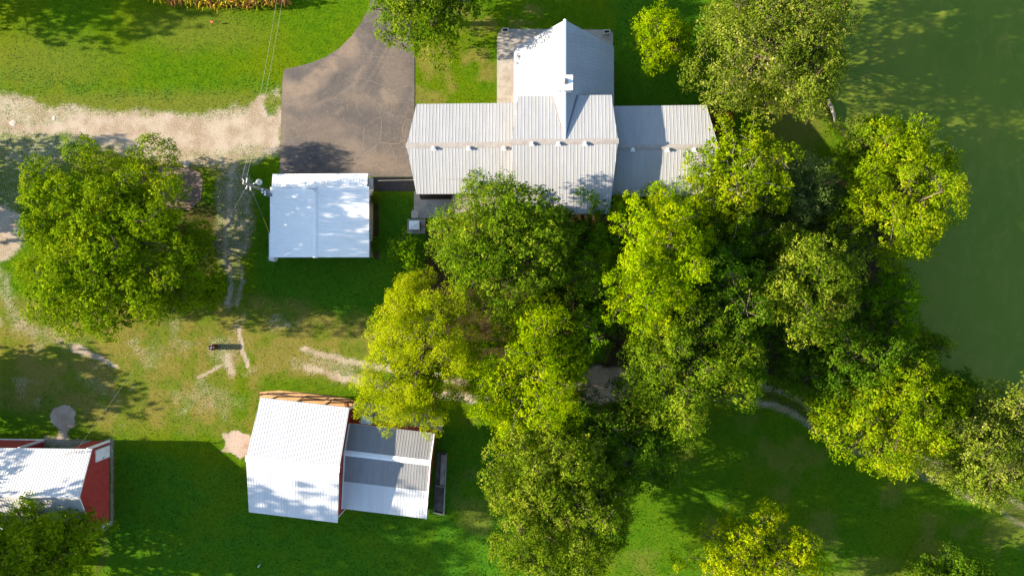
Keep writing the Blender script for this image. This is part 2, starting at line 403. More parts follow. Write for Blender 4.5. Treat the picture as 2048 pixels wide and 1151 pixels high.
def grass_colour(t, v):
    """grass, soil and gravel mixed by the painted masks"""
    at = t.attr('mask'); sep = t.n('SeparateColor', Color=at.outputs['Color'])
    grav, soil, dry, lush = sep.outputs[0], sep.outputs[1], sep.outputs[2], at.outputs['Alpha']
    n_f, n_m, n_l = t.noise(v, 5.5, 5, 0.75), t.noise(v, 1.3, 5, 0.65), t.noise(v, 0.16, 4, 0.55)
    c = t.mix(t.ramp(n_m, 0.3, 0.7), (0.044, 0.112, 0.003), (0.084, 0.150, 0.003))
    c = t.mix(t.math('MULTIPLY', t.ramp(n_l, 0.42, 0.66), 0.55), c, (0.120, 0.145, 0.003))
    c = t.mix(t.math('MULTIPLY', t.ramp(n_f, 0.42, 0.70), 0.75), c, (0.018, 0.060, 0.003))
    n_s = t.noise(v, 13.0, 3, 0.85)
    c = t.mix(t.math('MULTIPLY', t.ramp(n_s, 0.50, 0.74), 0.6), c, (0.135, 0.175, 0.004))
    c = t.mix(t.math('MULTIPLY', t.ramp(n_s, 0.50, 0.28), 0.55), c, (0.016, 0.050, 0.003))
    c = t.mix(t.math('MULTIPLY', lush, t.ramp(t.math('ADD', t.math('MULTIPLY', n_f, 0.5), t.math('MULTIPLY', n_s, 0.5)), 0.2, 0.62)), c, (0.036, 0.128, 0.008))  # clover green, also the shade tone of the lawns put into colour
    dm = t.math('MULTIPLY', dry, t.ramp(n_f, 0.24, 0.54))
    c = t.mix(t.math('MULTIPLY', dm, 0.85), c, (0.175, 0.140, 0.036))
    return c, grav, soil, n_f, n_m
t = NT('meadow ground'); v = t.pos()
c, grav, soil, n_f, n_m = grass_colour(t, v)
n_g = t.noise(v, 9.0, 4, 0.8)
brk = t.math('ADD', t.math('ADD', t.math('MULTIPLY', n_f, 0.75), t.math('MULTIPLY', n_m, 0.3)), t.math('MULTIPLY', t.math('SUBTRACT', n_g, 0.5), 0.9))
inv = t.math('SUBTRACT', 1.0, soil)
sm = t.ramp(t.math('SUBTRACT', brk, t.math('MULTIPLY', inv, 0.85)), 0.0, 0.26)
earth = t.mix(t.ramp(n_m, 0.3, 0.7), (0.026, 0.022, 0.010), (0.066, 0.044, 0.022))
c = t.mix(sm, c, earth)
gm_ = t.ramp(t.math('SUBTRACT', brk, t.math('MULTIPLY', t.math('SUBTRACT', 1.0, grav), 0.85)), 0.02, 0.36)
n_b = t.noise(v, 0.55, 5, 0.6)
stone = t.mix(t.ramp(n_b, 0.35, 0.65), (0.245, 0.185, 0.125), (0.36, 0.30, 0.235))
stone = t.mix(t.ramp(n_g, 0.50, 0.66), stone, (0.42, 0.37, 0.30))
stone = t.mix(t.ramp(n_g, 0.47, 0.32), stone, (0.15, 0.11, 0.07))
c = t.mix(gm_, c, stone)
t.color(c); t.b.inputs['Roughness'].default_value = 1.0; t.b.inputs['Specular IOR Level'].default_value = 0.0
t.bump(t.math('ADD', n_f, n_g), 0.02, 0.5)
M['ground'] = t.m
ground = tag(link('ground', gm, M['ground']), kind='structure')
ground['label'] = 'farmyard lawn with worn pale gravel tracks'

# grass tufts: one mass, nobody could count it
def no_grass(x, y, m):
    X, Y = to_px(x, y)
    bad = inside(X, Y, POND) | (m[:, 0] > 0.5 + 0.35 * fbm(x * 2, y * 2)) | (m[:, 1] > 0.42) | inside(X, Y, DRIVE)
    for q in ([(992, 55), (1226, 55), (1226, 240), (992, 240)], [(828, 215), (1400, 215), (1400, 440), (828, 440)], [(745, 350), (830, 350), (830, 384), (745, 384)],
              [(565, 360), (752, 360), (752, 515), (565, 515)], [(-60, 880), (224, 880), (224, 1044), (-60, 1044)],
              [(520, 790), (720, 800), (800, 830), (895, 900), (893, 1022), (530, 1000)], [(812, 436), (852, 436), (852, 468), (812, 468)], [(278, 334), (408, 334), (408, 400), (278, 400)]):
        bad |= inside(X, Y, q)
    return bad
rg = np.random.default_rng(5)
nT = 260000
tx, ty = rg.uniform(-54, 50, nT), rg.uniform(-30, 30, nT)
X_, Y_ = to_px(tx, ty)
ok = (X_ > -30) & (X_ < 2078) & (Y_ > -30) & (Y_ < 1181); tx, ty = tx[ok], ty[ok]
tm = masks(tx, ty); ok = ~no_grass(tx, ty, tm); tx, ty, tm = tx[ok], ty[ok], tm[ok]
n = len(tx); hgt = rg.uniform(0.02, 0.06, n) * (1 + 0.8 * tm[:, 3]); wd = rg.uniform(0.03, 0.06, n) * (1 + 0.6 * tm[:, 3]); an = rg.uniform(0, 2 * np.pi, n); ln = rg.uniform(0.02, 0.1, n); la = rg.uniform(0, 2 * np.pi, n)
gz = ground_z(tx, ty)
gvv = np.stack([np.stack([tx - wd * np.cos(an), ty - wd * np.sin(an), gz - 0.01], -1), np.stack([tx + wd * np.cos(an), ty + wd * np.sin(an), gz - 0.01], -1),
                np.stack([tx + ln * np.cos(la), ty + ln * np.sin(la), gz + hgt], -1)], 1).reshape(-1, 3)
me = np_mesh('grass', gvv, np.arange(3 * n).reshape(-1, 3))
rv = rg.random(n); tm[:, 3] = np.where(rv < 0.3, np.maximum(tm[:, 3], 0.9), tm[:, 3]); tm[:, 2] = np.where((rv > 0.8), np.maximum(tm[:, 2], 0.7 * rg.random(n)), tm[:, 2])
cattr(me, 'mask', np.repeat(tm, 3, 0))
t = NT('grass blades'); v = t.pos()
c, _, _, _, _ = grass_colour(t, v)
dif, trl = t.n('BsdfDiffuse', Color=c), t.n('BsdfTranslucent', Color=c)
ms = t.n('MixShader', Fac=0.35); t.put(ms.inputs[1], dif.outputs[0]); t.put(ms.inputs[2], trl.outputs[0]); t.put(t.o.inputs[0], ms.outputs[0])
grass = tag(link('grass', me, t.m), 'short green grass and weeds growing over the yard', 'grass', kind='stuff')

# ------------------------------------------------------------------ water
t = NT('murky pond water'); v = t.pos((1, 0.55, 1))
nb = t.noise(v, 0.10, 4, 0.5)
wc_ = t.mix(t.ramp(nb, 0.3, 0.7), (0.088, 0.140, 0.011), (0.120, 0.158, 0.014))
wc_ = t.mix(t.math('MULTIPLY', t.ramp(t.noise(v, 0.7, 7, 0.75, 0.8), 0.46, 0.70), 0.6), wc_, (0.165, 0.175, 0.026))
wc_ = t.mix(t.math('MULTIPLY', t.ramp(t.noise(v, 14.0, 3, 0.8), 0.5, 0.75), 0.25), wc_, (0.045, 0.070, 0.010))
t.color(wc_)
t.b.inputs['Roughness'].default_value = 0.12; t.b.inputs['IOR'].default_value = 1.33; t.b.inputs['Specular IOR Level'].default_value = 0.35
t.bump(t.noise(v, 3.0, 3, 0.5), 0.01, 0.25)
mb = MB(); pts = [P(a - 26, b) for a, b in SHORE] + [P(4200, 1150), P(4200, -400)]
me = bpy.data.meshes.new('pond_water'); me.from_pydata([(p.x, p.y, -0.34) for p in pts], [], [tuple(range(len(pts)))[::-1]]); me.update()
tag(link('pond_water', me, t.m), 'still murky green pond water along the wooded bank', kind='structure')

# ------------------------------------------------------------------ paved sheets
def sheet(name, poly_px, z, mat, step=0.0, px=True, kind='structure', parent=None, thick=0.06):
    """a paved slab: top sheet with a skirt down into the ground; extra inner points when step > 0"""
    pts = [P(a, b) for a, b in poly_px]; n = len(pts)
    pv = [Vector((p.x, p.y)) for p in pts]; extra = []
    if step:
        xs, ys = [p.x for p in pv], [p.y for p in pv]
        gx_, gy_ = np.meshgrid(np.arange(min(xs), max(xs), step), np.arange(min(ys), max(ys), step))
        gx_, gy_ = gx_.ravel(), gy_.ravel(); w = [(p.x, p.y) for p in pv]
        k = inside(gx_, gy_, w) & (d_line(gx_, gy_, w + [w[0]]) > step * 0.4)
        extra = [Vector((a, b)) for a, b in zip(gx_[k], gy_[k])]
    ov, oe, of, *_ = delaunay_2d_cdt(pv + extra, [], [list(range(n))], 1, 1e-4)
    vs_ = [(q.x, q.y, z) for q in ov]; fs = [tuple(f) for f in of]
    b = len(vs_); vs_ += [(p.x, p.y, z) for p in pv] + [(p.x, p.y, z - thick) for p in pv]
    fs += [(b + i, b + (i + 1) % n, b + n + (i + 1) % n, b + n + i) for i in range(n)]
    me = bpy.data.meshes.new(name); me.from_pydata(vs_, [], fs)
    bm = bmesh.new(); bm.from_mesh(me); bmesh.ops.recalc_face_normals(bm, faces=bm.faces); bm.to_mesh(me); bm.free()
    for p in me.polygons:
        if abs(p.normal.z) > 0.9 and p.normal.z < 0: p.flip()
    o = link(name, me, mat, parent)
    if kind: o['kind'] = kind
    return o

# drive of old cracked asphalt
t = NT('old cracked asphalt'); v = t.pos()
n1, n2, n3 = t.noise(v, 0.35, 6, 0.65, 0.6), t.noise(v, 9.0, 4, 0.8), t.noise(v, 1.6, 6, 0.75)
dust = t.attr('dust').outputs['Fac']
c = t.mix(t.ramp(n1, 0.35, 0.68), (0.068, 0.060, 0.056), (0.118, 0.098, 0.083))
c = t.mix(t.math('MULTIPLY', t.ramp(n3, 0.42, 0.66), 0.65), c, (0.060, 0.054, 0.052))
c = t.mix(t.math('MULTIPLY', t.ramp(t.noise(v, 3.6, 5, 0.8), 0.50, 0.68), 0.5), c, (0.150, 0.132, 0.115))
c = t.mix(t.math('MULTIPLY', t.ramp(n2, 0.48, 0.7), 0.4), c, (0.20, 0.165, 0.13))
c = t.mix(t.math('MULTIPLY', t.ramp(n2, 0.48, 0.30), 0.4), c, (0.045, 0.038, 0.035))
dm = t.math('MULTIPLY', dust, t.ramp(t.math('ADD', t.math('MULTIPLY', n2, 0.5), t.math('MULTIPLY', n3, 0.5)), 0.25, 0.62))
c = t.mix(t.math('MULTIPLY', dm, 0.9), c, (0.225, 0.168, 0.120))
pt = t.attr('patch').outputs['Fac']
c = t.mix(t.math('MULTIPLY', pt, 0.75), c, (0.070, 0.062, 0.060))
t.color(c); t.b.inputs['Roughness'].default_value = 0.92; t.bump(n2, 0.015, 0.6)
drive = sheet('driveway', DRIVE, 0.03, t.m, 0.16)
drive['label'] = 'old grey brown asphalt drive with sandy cracks'
co = np.array([q.co for q in drive.data.vertices]); X, Y = to_px(co[:, 0], co[:, 1])
wob = (fbm(co[:, 0] * 0.8, co[:, 1] * 0.8) - 0.5) * 30
Xw, Yw = X + wob, Y + (fbm(co[:, 0] * 0.8 + 9, co[:, 1] * 0.8 + 4) - 0.5) * 30
dst = np.zeros(len(X)); mx = np.maximum
dst = mx(dst, 0.95 * m_line(Xw, Yw, [(568, 178), (610, 175), (640, 150), (690, 115), (705, 85)], 17, 13))
dst = mx(dst, 0.5 * m_line(Xw, Yw, [(560, 330), (564, 250), (568, 180)], 12, 10))
for a in ([(762, 75), (735, 130), (706, 172), (670, 195), (620, 215)], [(790, 85), (768, 130), (735, 185), (700, 210), (650, 240), (600, 265)],
          [(775, 95), (750, 140), (722, 180)]):
    dst = mx(dst, 0.55 * m_line(X + wob * 0.15, Y + wob * 0.15, a, 2.6, 3.0) * sstep(fbm(co[:, 0] * 1.1 + 5, co[:, 1] * 1.1), 0.3, 0.6))
dst = mx(dst, 0.75 * m_line(X, Y, [(728, 134), (712, 154)], 4, 3)); dst = mx(dst, 0.7 * m_line(X, Y, [(768, 185), (775, 200)], 8, 6))
for cx, cy, rx, ry, a in ((720, 200, 28, 20, .5), (780, 200, 20, 16, .5), (690, 290, 40, 18, .55), (730, 320, 50, 22, .6), (650, 260, 60, 24, .4), (790, 140, 30, 40, .35), (770, 330, 40, 18, .5), (600, 205, 30, 18, .6)):
    dst = mx(dst, a * m_blob(Xw, Yw, cx, cy, rx, ry, 0, 0.6))
pat = np.zeros(len(X))
for cx, cy, rx, ry, a in ((598, 143, 18, 11, .8), (690, 128, 20, 16, .7), (740, 160, 20, 34, .55), (585, 222, 20, 14, .6), (706, 250, 22, 30, .55), (735, 235, 24, 30, .5), (650, 160, 22, 14, .4), (672, 108, 8, 5, .7)):
    pat = mx(pat, a * m_blob(Xw, Yw, cx, cy, rx, ry, 0, 0.35))
pat = mx(pat, 0.75 * m_poly(X, Y, [(739, 78), (752, 80), (746, 98), (734, 99)], 2))
fattr(drive.data, 'dust', dst); fattr(drive.data, 'patch', pat)
CR_ = random.Random(4)
def crack(pts, w=0.05):
    """a sand filled crack: a narrow jagged strip lying on the asphalt"""
    q = [P(a, b) for a, b in pts]; line = []
    for a, b in zip(q[:-1], q[1:]):
        nseg = max(2, int((b - a).length / 0.22))
        for i in range(nseg):
            line.append(a.lerp(b, i / nseg) + Vector((CR_.uniform(-.09, .09), CR_.uniform(-.09, .09), 0)))
    line.append(q[-1]); vs_, fs = [], []
    for i, p in enumerate(line):
        d = (line[min(i + 1, len(line) - 1)] - line[max(i - 1, 0)]).normalized(); s_ = Vector((-d.y, d.x, 0)) * w * CR_.uniform(0.35, 0.75) * (0.35 if i in (0, len(line) - 1) else 1)
        vs_ += [tuple(p + s_)[:2] + (0.034,), tuple(p - s_)[:2] + (0.034,)]
        if i: fs.append((2 * i - 2, 2 * i - 1, 2 * i + 1, 2 * i))
    me = bpy.data.meshes.new('crack'); me.from_pydata(vs_, [], fs); me.update()
    for p in me.polygons:
        if p.normal.z < 0: p.flip()
    link('crack', me, M['crack'], drive)
for pts in ([(690, 155), (725, 158), (752, 166), (770, 174), (783, 184), (790, 198), (827, 198)], [(792, 198), (788, 218), (762, 233), (742, 244), (728, 255), (708, 253), (690, 246)],
            [(762, 233), (761, 262), (761, 284), (745, 298), (730, 305), (727, 316)], [(728, 256), (727, 280), (724, 295), (731, 305)], [(761, 285), (782, 288), (800, 285), (826, 276)],
            [(778, 287), (788, 305), (795, 326)], [(788, 220), (806, 232), (812, 240), (828, 237)], [(812, 240), (806, 250), (804, 262), (810, 274)], [(714, 206), (716, 222), (724, 234)],
            [(760, 232), (762, 210), (754, 204)], [(762, 210), (778, 204)], [(727, 316), (740, 325), (742, 334), (756, 330), (766, 340)], [(740, 330), (744, 345)], [(728, 325), (720, 330)],
            [(685, 112), (720, 111), (760, 113), (790, 116)], [(756, 92), (772, 105), (776, 128)], [(792, 198), (797, 213)], [(742, 244), (758, 236)], [(783, 184), (800, 176), (826, 170)]):
    crack(pts, CR_.uniform(0.014, 0.03))
path = sheet('path', [(746, 353.5), (829, 353.5), (829, 382), (746, 382)], 0.035, M['asphalt_dark']); path['label'] = 'fresh dark asphalt path between shed and house'
sheet('pavement', [(994, 82), (997, 66), (1006, 58), (1218, 60), (1226, 66), (1226, 240), (994, 240)], 0.05, M['concrete'])['label'] = 'weathered concrete apron around the gabled hall'
sheet('patio', [(828, 382.5), (1000, 382.5), (1000, 436), (828, 436)], 0.045, M['concrete'])['label'] = 'weathered concrete patio behind the house'
sheet('terrace', [(1300, 380), (1396, 380), (1396, 442), (1300, 442)], 0.045, M['concrete'])['label'] = 'grey concrete terrace below the east wing'
yard_slab = sheet('parking_slab', [(225, 345), (275, 338), (330, 333), (380, 336), (400, 345), (406, 362), (402, 400), (380, 420), (225, 420)], 0.03, simple('brown asphalt slab', (0.16, 0.115, 0.085), 0.92, 0, 0.2, 3.0, 0.2, 0.012)); yard_slab['label'] = 'brown rounded parking slab beside the large maple'

# ------------------------------------------------------------------ ribbed metal cladding
def clip_range(poly, u):
    """v-range of a convex polygon at abscissa u"""
    vs_ = []
    n = len(poly)
    for i in range(n):
        (u0, v0), (u1, v1) = poly[i], poly[(i + 1) % n]
        if abs(u1 - u0) < 1e-9:
            if abs(u - u0) < 1e-6: vs_ += [v0, v1]
        elif min(u0, u1) - 1e-7 <= u <= max(u0, u1) + 1e-7:
            vs_.append(v0 + (v1 - v0) * (u - u0) / (u1 - u0))
    return (min(vs_), max(vs_)) if vs_ else None
def ribbed(parent, name, poly3, udir, mat, pitch=0.30, per=3, rib=0.014, ribw=0.055, thick=0.05):
    """cladding sheets on a planar convex polygon; ribs run square to udir. Each sheet is a part of its own."""
    pts = [Vector(p) for p in poly3]; o = pts[0]
    nrm = Vector((0, 0, 0))
    for i in range(len(pts)):
        nrm += (pts[i] - o).cross(pts[(i + 1) % len(pts)] - o)
    nrm.normalize()
    if nrm.z < -1e-3: nrm.negate()
    ud = Vector(udir); ud = (ud - nrm * ud.dot(nrm)).normalized(); vd = nrm.cross(ud)
    poly = [((p - o).dot(ud), (p - o).dot(vd)) for p in pts]
    us = [p[0] for p in poly]; u0, u1 = min(us), max(us)
    w = pitch * per; npan = max(1, round((u1 - u0) / w)); w = (u1 - u0) / npan; pit = w / per
    outs = []
    for k in range(npan):
        a, b = u0 + k * w, u0 + (k + 1) * w
        prof = [(a, 0.0)]
        for r in range(per):
            c = a + (r + 0.5) * pit
            prof += [(c - ribw / 2, 0), (c - ribw / 4, rib), (c + ribw / 4, rib), (c + ribw / 2, 0)]
        prof.append((b, 0.0))
        for q in us:
            if a + 1e-4 < q < b - 1e-4:
                h = 0.0
                for (x0, h0), (x1, h1) in zip(prof[:-1], prof[1:]):
                    if x0 <= q <= x1 and x1 > x0: h = h0 + (h1 - h0) * (q - x0) / (x1 - x0)
                prof.append((q, h))
        prof.sort()
        prof = [(q, h) for i, (q, h) in enumerate(prof) if i == 0 or q - prof[i - 1][0] > 1e-4]
        vv, ff = [], []
        for q, h in prof:
            r = clip_range(poly, min(max(q, u0), u1))
            if r is None: continue
            for v_ in r: vv.append(o + ud * q + vd * v_ + nrm * h)
        for i in range(len(vv) // 2 - 1): ff.append((2 * i, 2 * i + 2, 2 * i + 3, 2 * i + 1))
        me = bpy.data.meshes.new(name); me.from_pydata([tuple(x) for x in vv], [], ff); me.update()
        if me.polygons:
            if sum((p.normal.dot(nrm) for p in me.polygons)) < 0:
                for p in me.polygons: p.flip()
        outs.append(link(name, me, mat, parent))
    return outs
def slab_on(parent, name, poly3, mat, t=0.12, gap=0.012):
    """the deck below the sheets"""
    pts = [Vector(p) for p in poly3]
    mb = MB(); mb.prism([p - Vector((0, 0, t + gap)) for p in pts], [p - Vector((0, 0, gap)) for p in pts])
    me = mb.mesh(name); bm = bmesh.new(); bm.from_mesh(me); bmesh.ops.recalc_face_normals(bm, faces=bm.faces); bm.to_mesh(me); bm.free()
    return link(name, me, mat, parent)
def slope(house, poly3, udir, mat, deck_mat, pitch=0.30, per=3):
    d = slab_on(house, 'roof', poly3, deck_mat)
    ribbed(d, 'roof_panel', poly3, udir, mat, pitch, per)
    return d
def cap(parent, name, a, b, sa, sb, mat, w=0.24, lift=0.045):
    """folded ridge cap along a-b; sa and sb are unit-run downhill vectors of both slopes"""
    a, b, sa, sb = Vector(a), Vector(b), Vector(sa), Vector(sb)
    up = Vector((0, 0, lift)); e = (b - a).normalized() * 0.06
    vs_ = [a - e + up + sa * w, b + e + up + sa * w, b + e + up * 1.7, a - e + up * 1.7, b + e + up + sb * w, a - e + up + sb * w]
    lo = [p - Vector((0, 0, 0.03)) for p in vs_]
    mb = MB(); mb.add(vs_ + lo, [(0, 1, 2, 3), (3, 2, 4, 5), (6, 0, 3, 9), (9, 3, 5, 11), (7, 8, 2, 1), (8, 10, 4, 2), (6, 7, 1, 0), (10, 11, 5, 4)])
    me = mb.mesh(name); bm = bmesh.new(); bm.from_mesh(me); bmesh.ops.recalc_face_normals(bm, faces=bm.faces); bm.to_mesh(me); bm.free()
    return link(name, me, mat, parent)
def body(parent, name, x0, x1, yn, ys, yr, zn, zs, zr, mat, ang=0.0, c=(0, 0)):
    """walls of a gabled block as one solid: ridge along x between x0 and x1"""
    prof = [(yn, 0.0), (yn, zn), (yr, zr), (ys, zs), (ys, 0.0)]
    ca, sa = math.cos(ang), math.sin(ang)
    f = lambda x, y, z: (c[0] + ca * (x - c[0]) - sa * (y - c[1]), c[1] + sa * (x - c[0]) + ca * (y - c[1]), z)
    mb = MB(); mb.prism([f(x0, y, z) for y, z in prof], [f(x1, y, z) for y, z in prof])
    me = mb.mesh(name); bm = bmesh.new(); bm.from_mesh(me); bmesh.ops.recalc_face_normals(bm, faces=bm.faces); bm.to_mesh(me); bm.free()
    return link(name, me, mat, parent)
def window(parent, c, w, h, face, mat_f=None, name='window'):
    """framed window on an axis-aligned wall; face = outward axis ('+x', '-x', '+y', '-y')"""
    sx = 1 if face[0] == '+' else -1
    n_ = Vector((sx, 0, 0)) if face[1] == 'x' else Vector((0, sx, 0)); u_ = Vector((0, 1, 0)) if face[1] == 'x' else Vector((1, 0, 0))
    c = Vector(c); mb = MB()
    def bar(du, dz, bw, bh, t=0.06):
        q = c + u_ * du + Vector((0, 0, dz)) + n_ * t / 2
        mb.box(q, (t if face[1] == 'x' else bw, bw if face[1] == 'x' else t, bh))
    bar(0, h / 2, w + 0.1, 0.1); bar(0, -h / 2, w + 0.1, 0.1); bar(-w / 2, 0, 0.1, h - 0.1); bar(w / 2, 0, 0.1, h - 0.1); bar(0, 0, 0.05, h - 0.1)
    o = mb.build(name, mat_f or M['white'], parent)
    mb = MB(); mb.box(c + n_ * 0.01, (0.02 if face[1] == 'x' else w - 0.1, w - 0.1 if face[1] == 'x' else 0.02, h - 0.1)); mb.build('pane', M['glass'], o)
    return o
def door(parent, c, w, h, face, mat):
    ax = face[1] == 'x'; sx = 1 if face[0] == '+' else -1
    n_ = Vector((sx, 0, 0)) if ax else Vector((0, sx, 0)); c = Vector(c)
    mb = MB(); mb.box(c + n_ * 0.03, (0.06 if ax else w, w if ax else 0.06, h)); o = mb.build('door', mat, parent)
    u_ = Vector((0, 1, 0)) if ax else Vector((1, 0, 0))
    mb = MB(); mb.box(c + n_ * 0.09 + u_ * w * 0.38, (0.06, 0.06, 0.14)); mb.build('handle', M['dark'], o)
    return o

# ------------------------------------------------------------------ the house: hall with gabled roof, raised middle block, two wings
house = empty('house', P(1120, 300), 'large white metal roofed house with crossing gables and two side wings', 'house')
ZM, ZW, ZH = 6.0, 4.40, 5.96           # ridge heights: middle block, wings, hall
RX = Vector((1, 0, 0)); RY = Vector((0, 1, 0))
def wing(x_out_e, x_out_r, x_in, yN, yR, yS, zr, west=True, mat=M['roof_white'], drop_n=0.75, drop_s=0.9, yRi=None):
    """one gabled wing with a prow end; returns world extents"""
    rO, rI = P(x_out_r, yR, zr), P(x_in, yRi or yR, zr)
    rI.y = rO.y
    nO = P(x_out_e, yN, zr - drop_n); nI = P(x_in, yN, zr - drop_n); nI.y = nO.y; nI.x = rI.x
    sO = P(x_out_e, yS, zr - drop_s); sI = P(x_in, yS, zr - drop_s); sI.y = sO.y; sI.x = rI.x
    slope(house, [rI, rO, nO, nI], RX, mat, M['white'])
    slope(house, [rI, rO, sO, sI], RX, mat, M['white'])
    dn, ds = Vector((0, 1, -drop_n / (nO.y - rO.y))), Vector((0, -1, -drop_s / (rO.y - sO.y)))
    cap(house, 'ridge_cap', rI, rO, dn, ds, M['cap_tan'])
    xe = nO.x + (0.45 if west else -0.45)
    k_n, k_s = (nO.y - 0.4 - rO.y) / (nO.y - rO.y), (rO.y - sO.y - 0.4) / (rO.y - sO.y)
    body(house, 'wall', min(xe, rI.x), max(xe, rI.x), nO.y - 0.4, sO.y + 0.4, rO.y, zr - drop_n * k_n - 0.16, zr - drop_s * k_s - 0.16, zr - 0.16, M['brick'])
    return xe, nO.y - 0.4, sO.y + 0.4, rO, nO, sO, dn, ds
w_w = wing(833, 813, 1034, 208, 291, 388, ZW, True)
w_e = wing(1413, 1437, 1224, 210, 293, 391, ZW, False)
# middle block
rW, rE = P(1023, 282, ZM), P(1236, 284, ZM); rE.y = rW.y = (rW.y + rE.y) / 2
DN, DS = 0.78, 1.30
nW, nE = P(1036, 192, ZM - DN), P(1223, 192, ZM - DN); nE.y = nW.y
sW, sE = P(1030, 428, ZM - DS), P(1219, 428, ZM - DS); sE.y = sW.y
hR_n = P(1130, 40, ZH); hx = hR_n.x
he_z = 2.75
hw_w, hw_e = P(1023, 97, he_z), P(1223, 99, he_z)
slope_h = (ZH - he_z) / ((hw_e.x - hw_w.x) / 2)
# where the hall roof meets the north slope of the middle block
tN = DN / (nW.y - rW.y)                                     # fall per metre north
y_meet = rW.y + (ZM - ZH) / tN
half_at_eave = (ZH - (ZM - DN)) / slope_h
slope(house, [rW, nW, (hx - half_at_eave, nW.y, ZM - DN), (hx, y_meet, ZH), (hx, rW.y, ZM)], RX, M['roof_white'], M['white'])
slope(house, [rE, nE, (hx + half_at_eave, nW.y, ZM - DN), (hx, y_meet, ZH), (hx, rW.y, ZM)], RX, M['roof_white'], M['white'])
slope(house, [rW, rE, sE, sW], RX, M['roof_white'], M['white'])
dnv, dsv = Vector((0, 1, -tN)), Vector((0, -1, -DS / (rW.y - sW.y)))
cap(house, 'ridge_cap', rW, rE, dnv, dsv, M['cap_tan'])
body(house, 'wall', nW.x + 0.4, nE.x - 0.35, nW.y - 0.4, sW.y + 0.4, rW.y, ZM - DN * 0.88 - 0.16, ZM - DS * 0.93 - 0.16, ZM - 0.16, M['brick'])
# hall roof: prow gable to the north, cut square by the middle block to the south
y_e = nW.y - 0.25                                           # eaves run in below the block's eave
def hall_slope(sgn, ex, ey):
    e_n = Vector((ex, ey, he_z)); e_s = Vector((ex, y_e, he_z))
    z_c = ZH - half_at_eave * slope_h
    slope(house, [hR_n, e_n, e_s, (hx, y_e, ZH)], RY, M['roof_white'], M['white'])
    slope(house, [(hx, y_e, ZH), (hx + sgn * half_at_eave * 0.97, y_e, ZH - half_at_eave * 0.97 * slope_h), (hx, y_meet, ZH)], RY, M['roof_white'], M['white'])
half = (hw_e.x - hw_w.x) / 2
hx = (hw_e.x + hw_w.x) / 2 if abs((hw_e.x + hw_w.x) / 2 - hx) < 0.05 else hx
hall_slope(-1, hx - half, hw_w.y); hall_slope(1, hx + half, hw_w.y)
cap(house, 'ridge_cap', (hx, hR_n.y, ZH), (hx, y_meet, ZH), (-1, 0, -slope_h), (1, 0, -slope_h), M['cap_white'], 0.14)
for sgn in (-1, 1):                                          # valley flashings
    a = Vector((hx + sgn * half_at_eave, nW.y, ZM - DN)); b = Vector((hx, y_meet, ZH))
    mb = MB(); q = Vector((sgn * 0.16, 0, 0)); up = Vector((0, 0, 0.04))
    mb.prism([a - q * 0.3, a + q, b + q * 0.25, b - q * 0.05], [a - q * 0.3 + up, a + q + up, b + q * 0.25 + up, b - q * 0.05 + up])
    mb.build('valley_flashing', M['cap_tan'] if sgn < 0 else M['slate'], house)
mb = MB(); yy = hw_w.y - 0.5; ww = half - 0.45
prof = [(-ww, 0), (-ww, he_z + 0.25), (0, ZH - 0.35), (ww, he_z + 0.25), (ww, 0)]
mb.prism([(hx + a, yy, b) for a, b in prof], [(hx + a, nW.y - 0.45, b) for a, b in prof])
wl = mb.build('wall', M['brick'], house)
for k in (-1, 1):
    window(house, (hx + k * 1.9, yy, 1.4), 1.3, 1.5, '+y')
    window(house, (hx + ww * k, yy - 2.6, 1.3), 1.4, 1.2, '+x' if k > 0 else '-x')
door(house, (hx, yy, 1.1), 1.8, 2.1, '+y', M['white'])
window(house, (w_w[0], (w_w[1] + w_w[2]) / 2 + 1.6, 1.5), 1.5, 1.3, '-x'); door(house, (w_w[0], (w_w[1] + w_w[2]) / 2 - 1.2, 1.1), 1.0, 2.1, '-x', M['white'])
window(house, (w_e[0], (w_e[1] + w_e[2]) / 2, 1.5), 1.8, 1.3, '+x')
for q in range(3): window(house, (w_w[0] + 1.8 + 2.5 * q, w_w[1], 1.6), 1.3, 1.2, '+y')
for q in range(2): window(house, (w_e[0] - 2.0 - 3.0 * q, w_e[1], 1.6), 1.3, 1.2, '+y')
for q in range(2): window(house, (w_w[0] + 2.0 + 3.0 * q, w_w[2], 1.6), 1.5, 1.2, '-y')
# boxy cupola with a round finial astride the hall ridge
cu = P(1129.5, 166, ZH + 0.75); mb = MB()
mb.box((hx, cu.y, ZH + 0.05), (1.12, 1.12, 1.5)); cup = mb.build('cupola', M['white'], house)
mb = MB(); mb.box((hx, cu.y, ZH + 0.84), (1.3, 1.3, 0.08)); mb.build('cupola_cap', M['cap_white'], cup)
mb = MB(); mb.lathe((hx - 0.05, cu.y + 0.1, ZH + 0.88), [(0.26, 0), (0.28, 0.06), (0.2, 0.16), (0.12, 0.2), (0.14, 0.3), (0.02, 0.42)], 12); mb.build('finial', M['cap_tan'], cup, True)
# plumbing and fan vents along the south side of the ridges
def roof_vent(px, py, ridge_y, zr, dsv_):
    z = zr - 0.12; p = P(px, py, z); p.z = zr + (ridge_y - p.y) * dsv_.z if p.y < ridge_y else zr
    mb = MB(); mb.lathe((p.x, p.y, p.z - 0.1), [(0.11, 0), (0.11, 0.26), (0.17, 0.28), (0.17, 0.32), (0.08, 0.37)], 10)
    mb.box((p.x, p.y, p.z + 0.035), (0.42, 0.36, 0.03)); mb.build('roof_vent', M['white'], house)
for x in (868, 938, 1008): roof_vent(x, 297, w_w[3].y, ZW, w_w[7])
for x in (1064, 1117, 1170): roof_vent(x, 288, rW.y, ZM, dsv)
for x in (1265, 1335, 1388): roof_vent(x, 300, w_e[3].y, ZW, w_e[7])

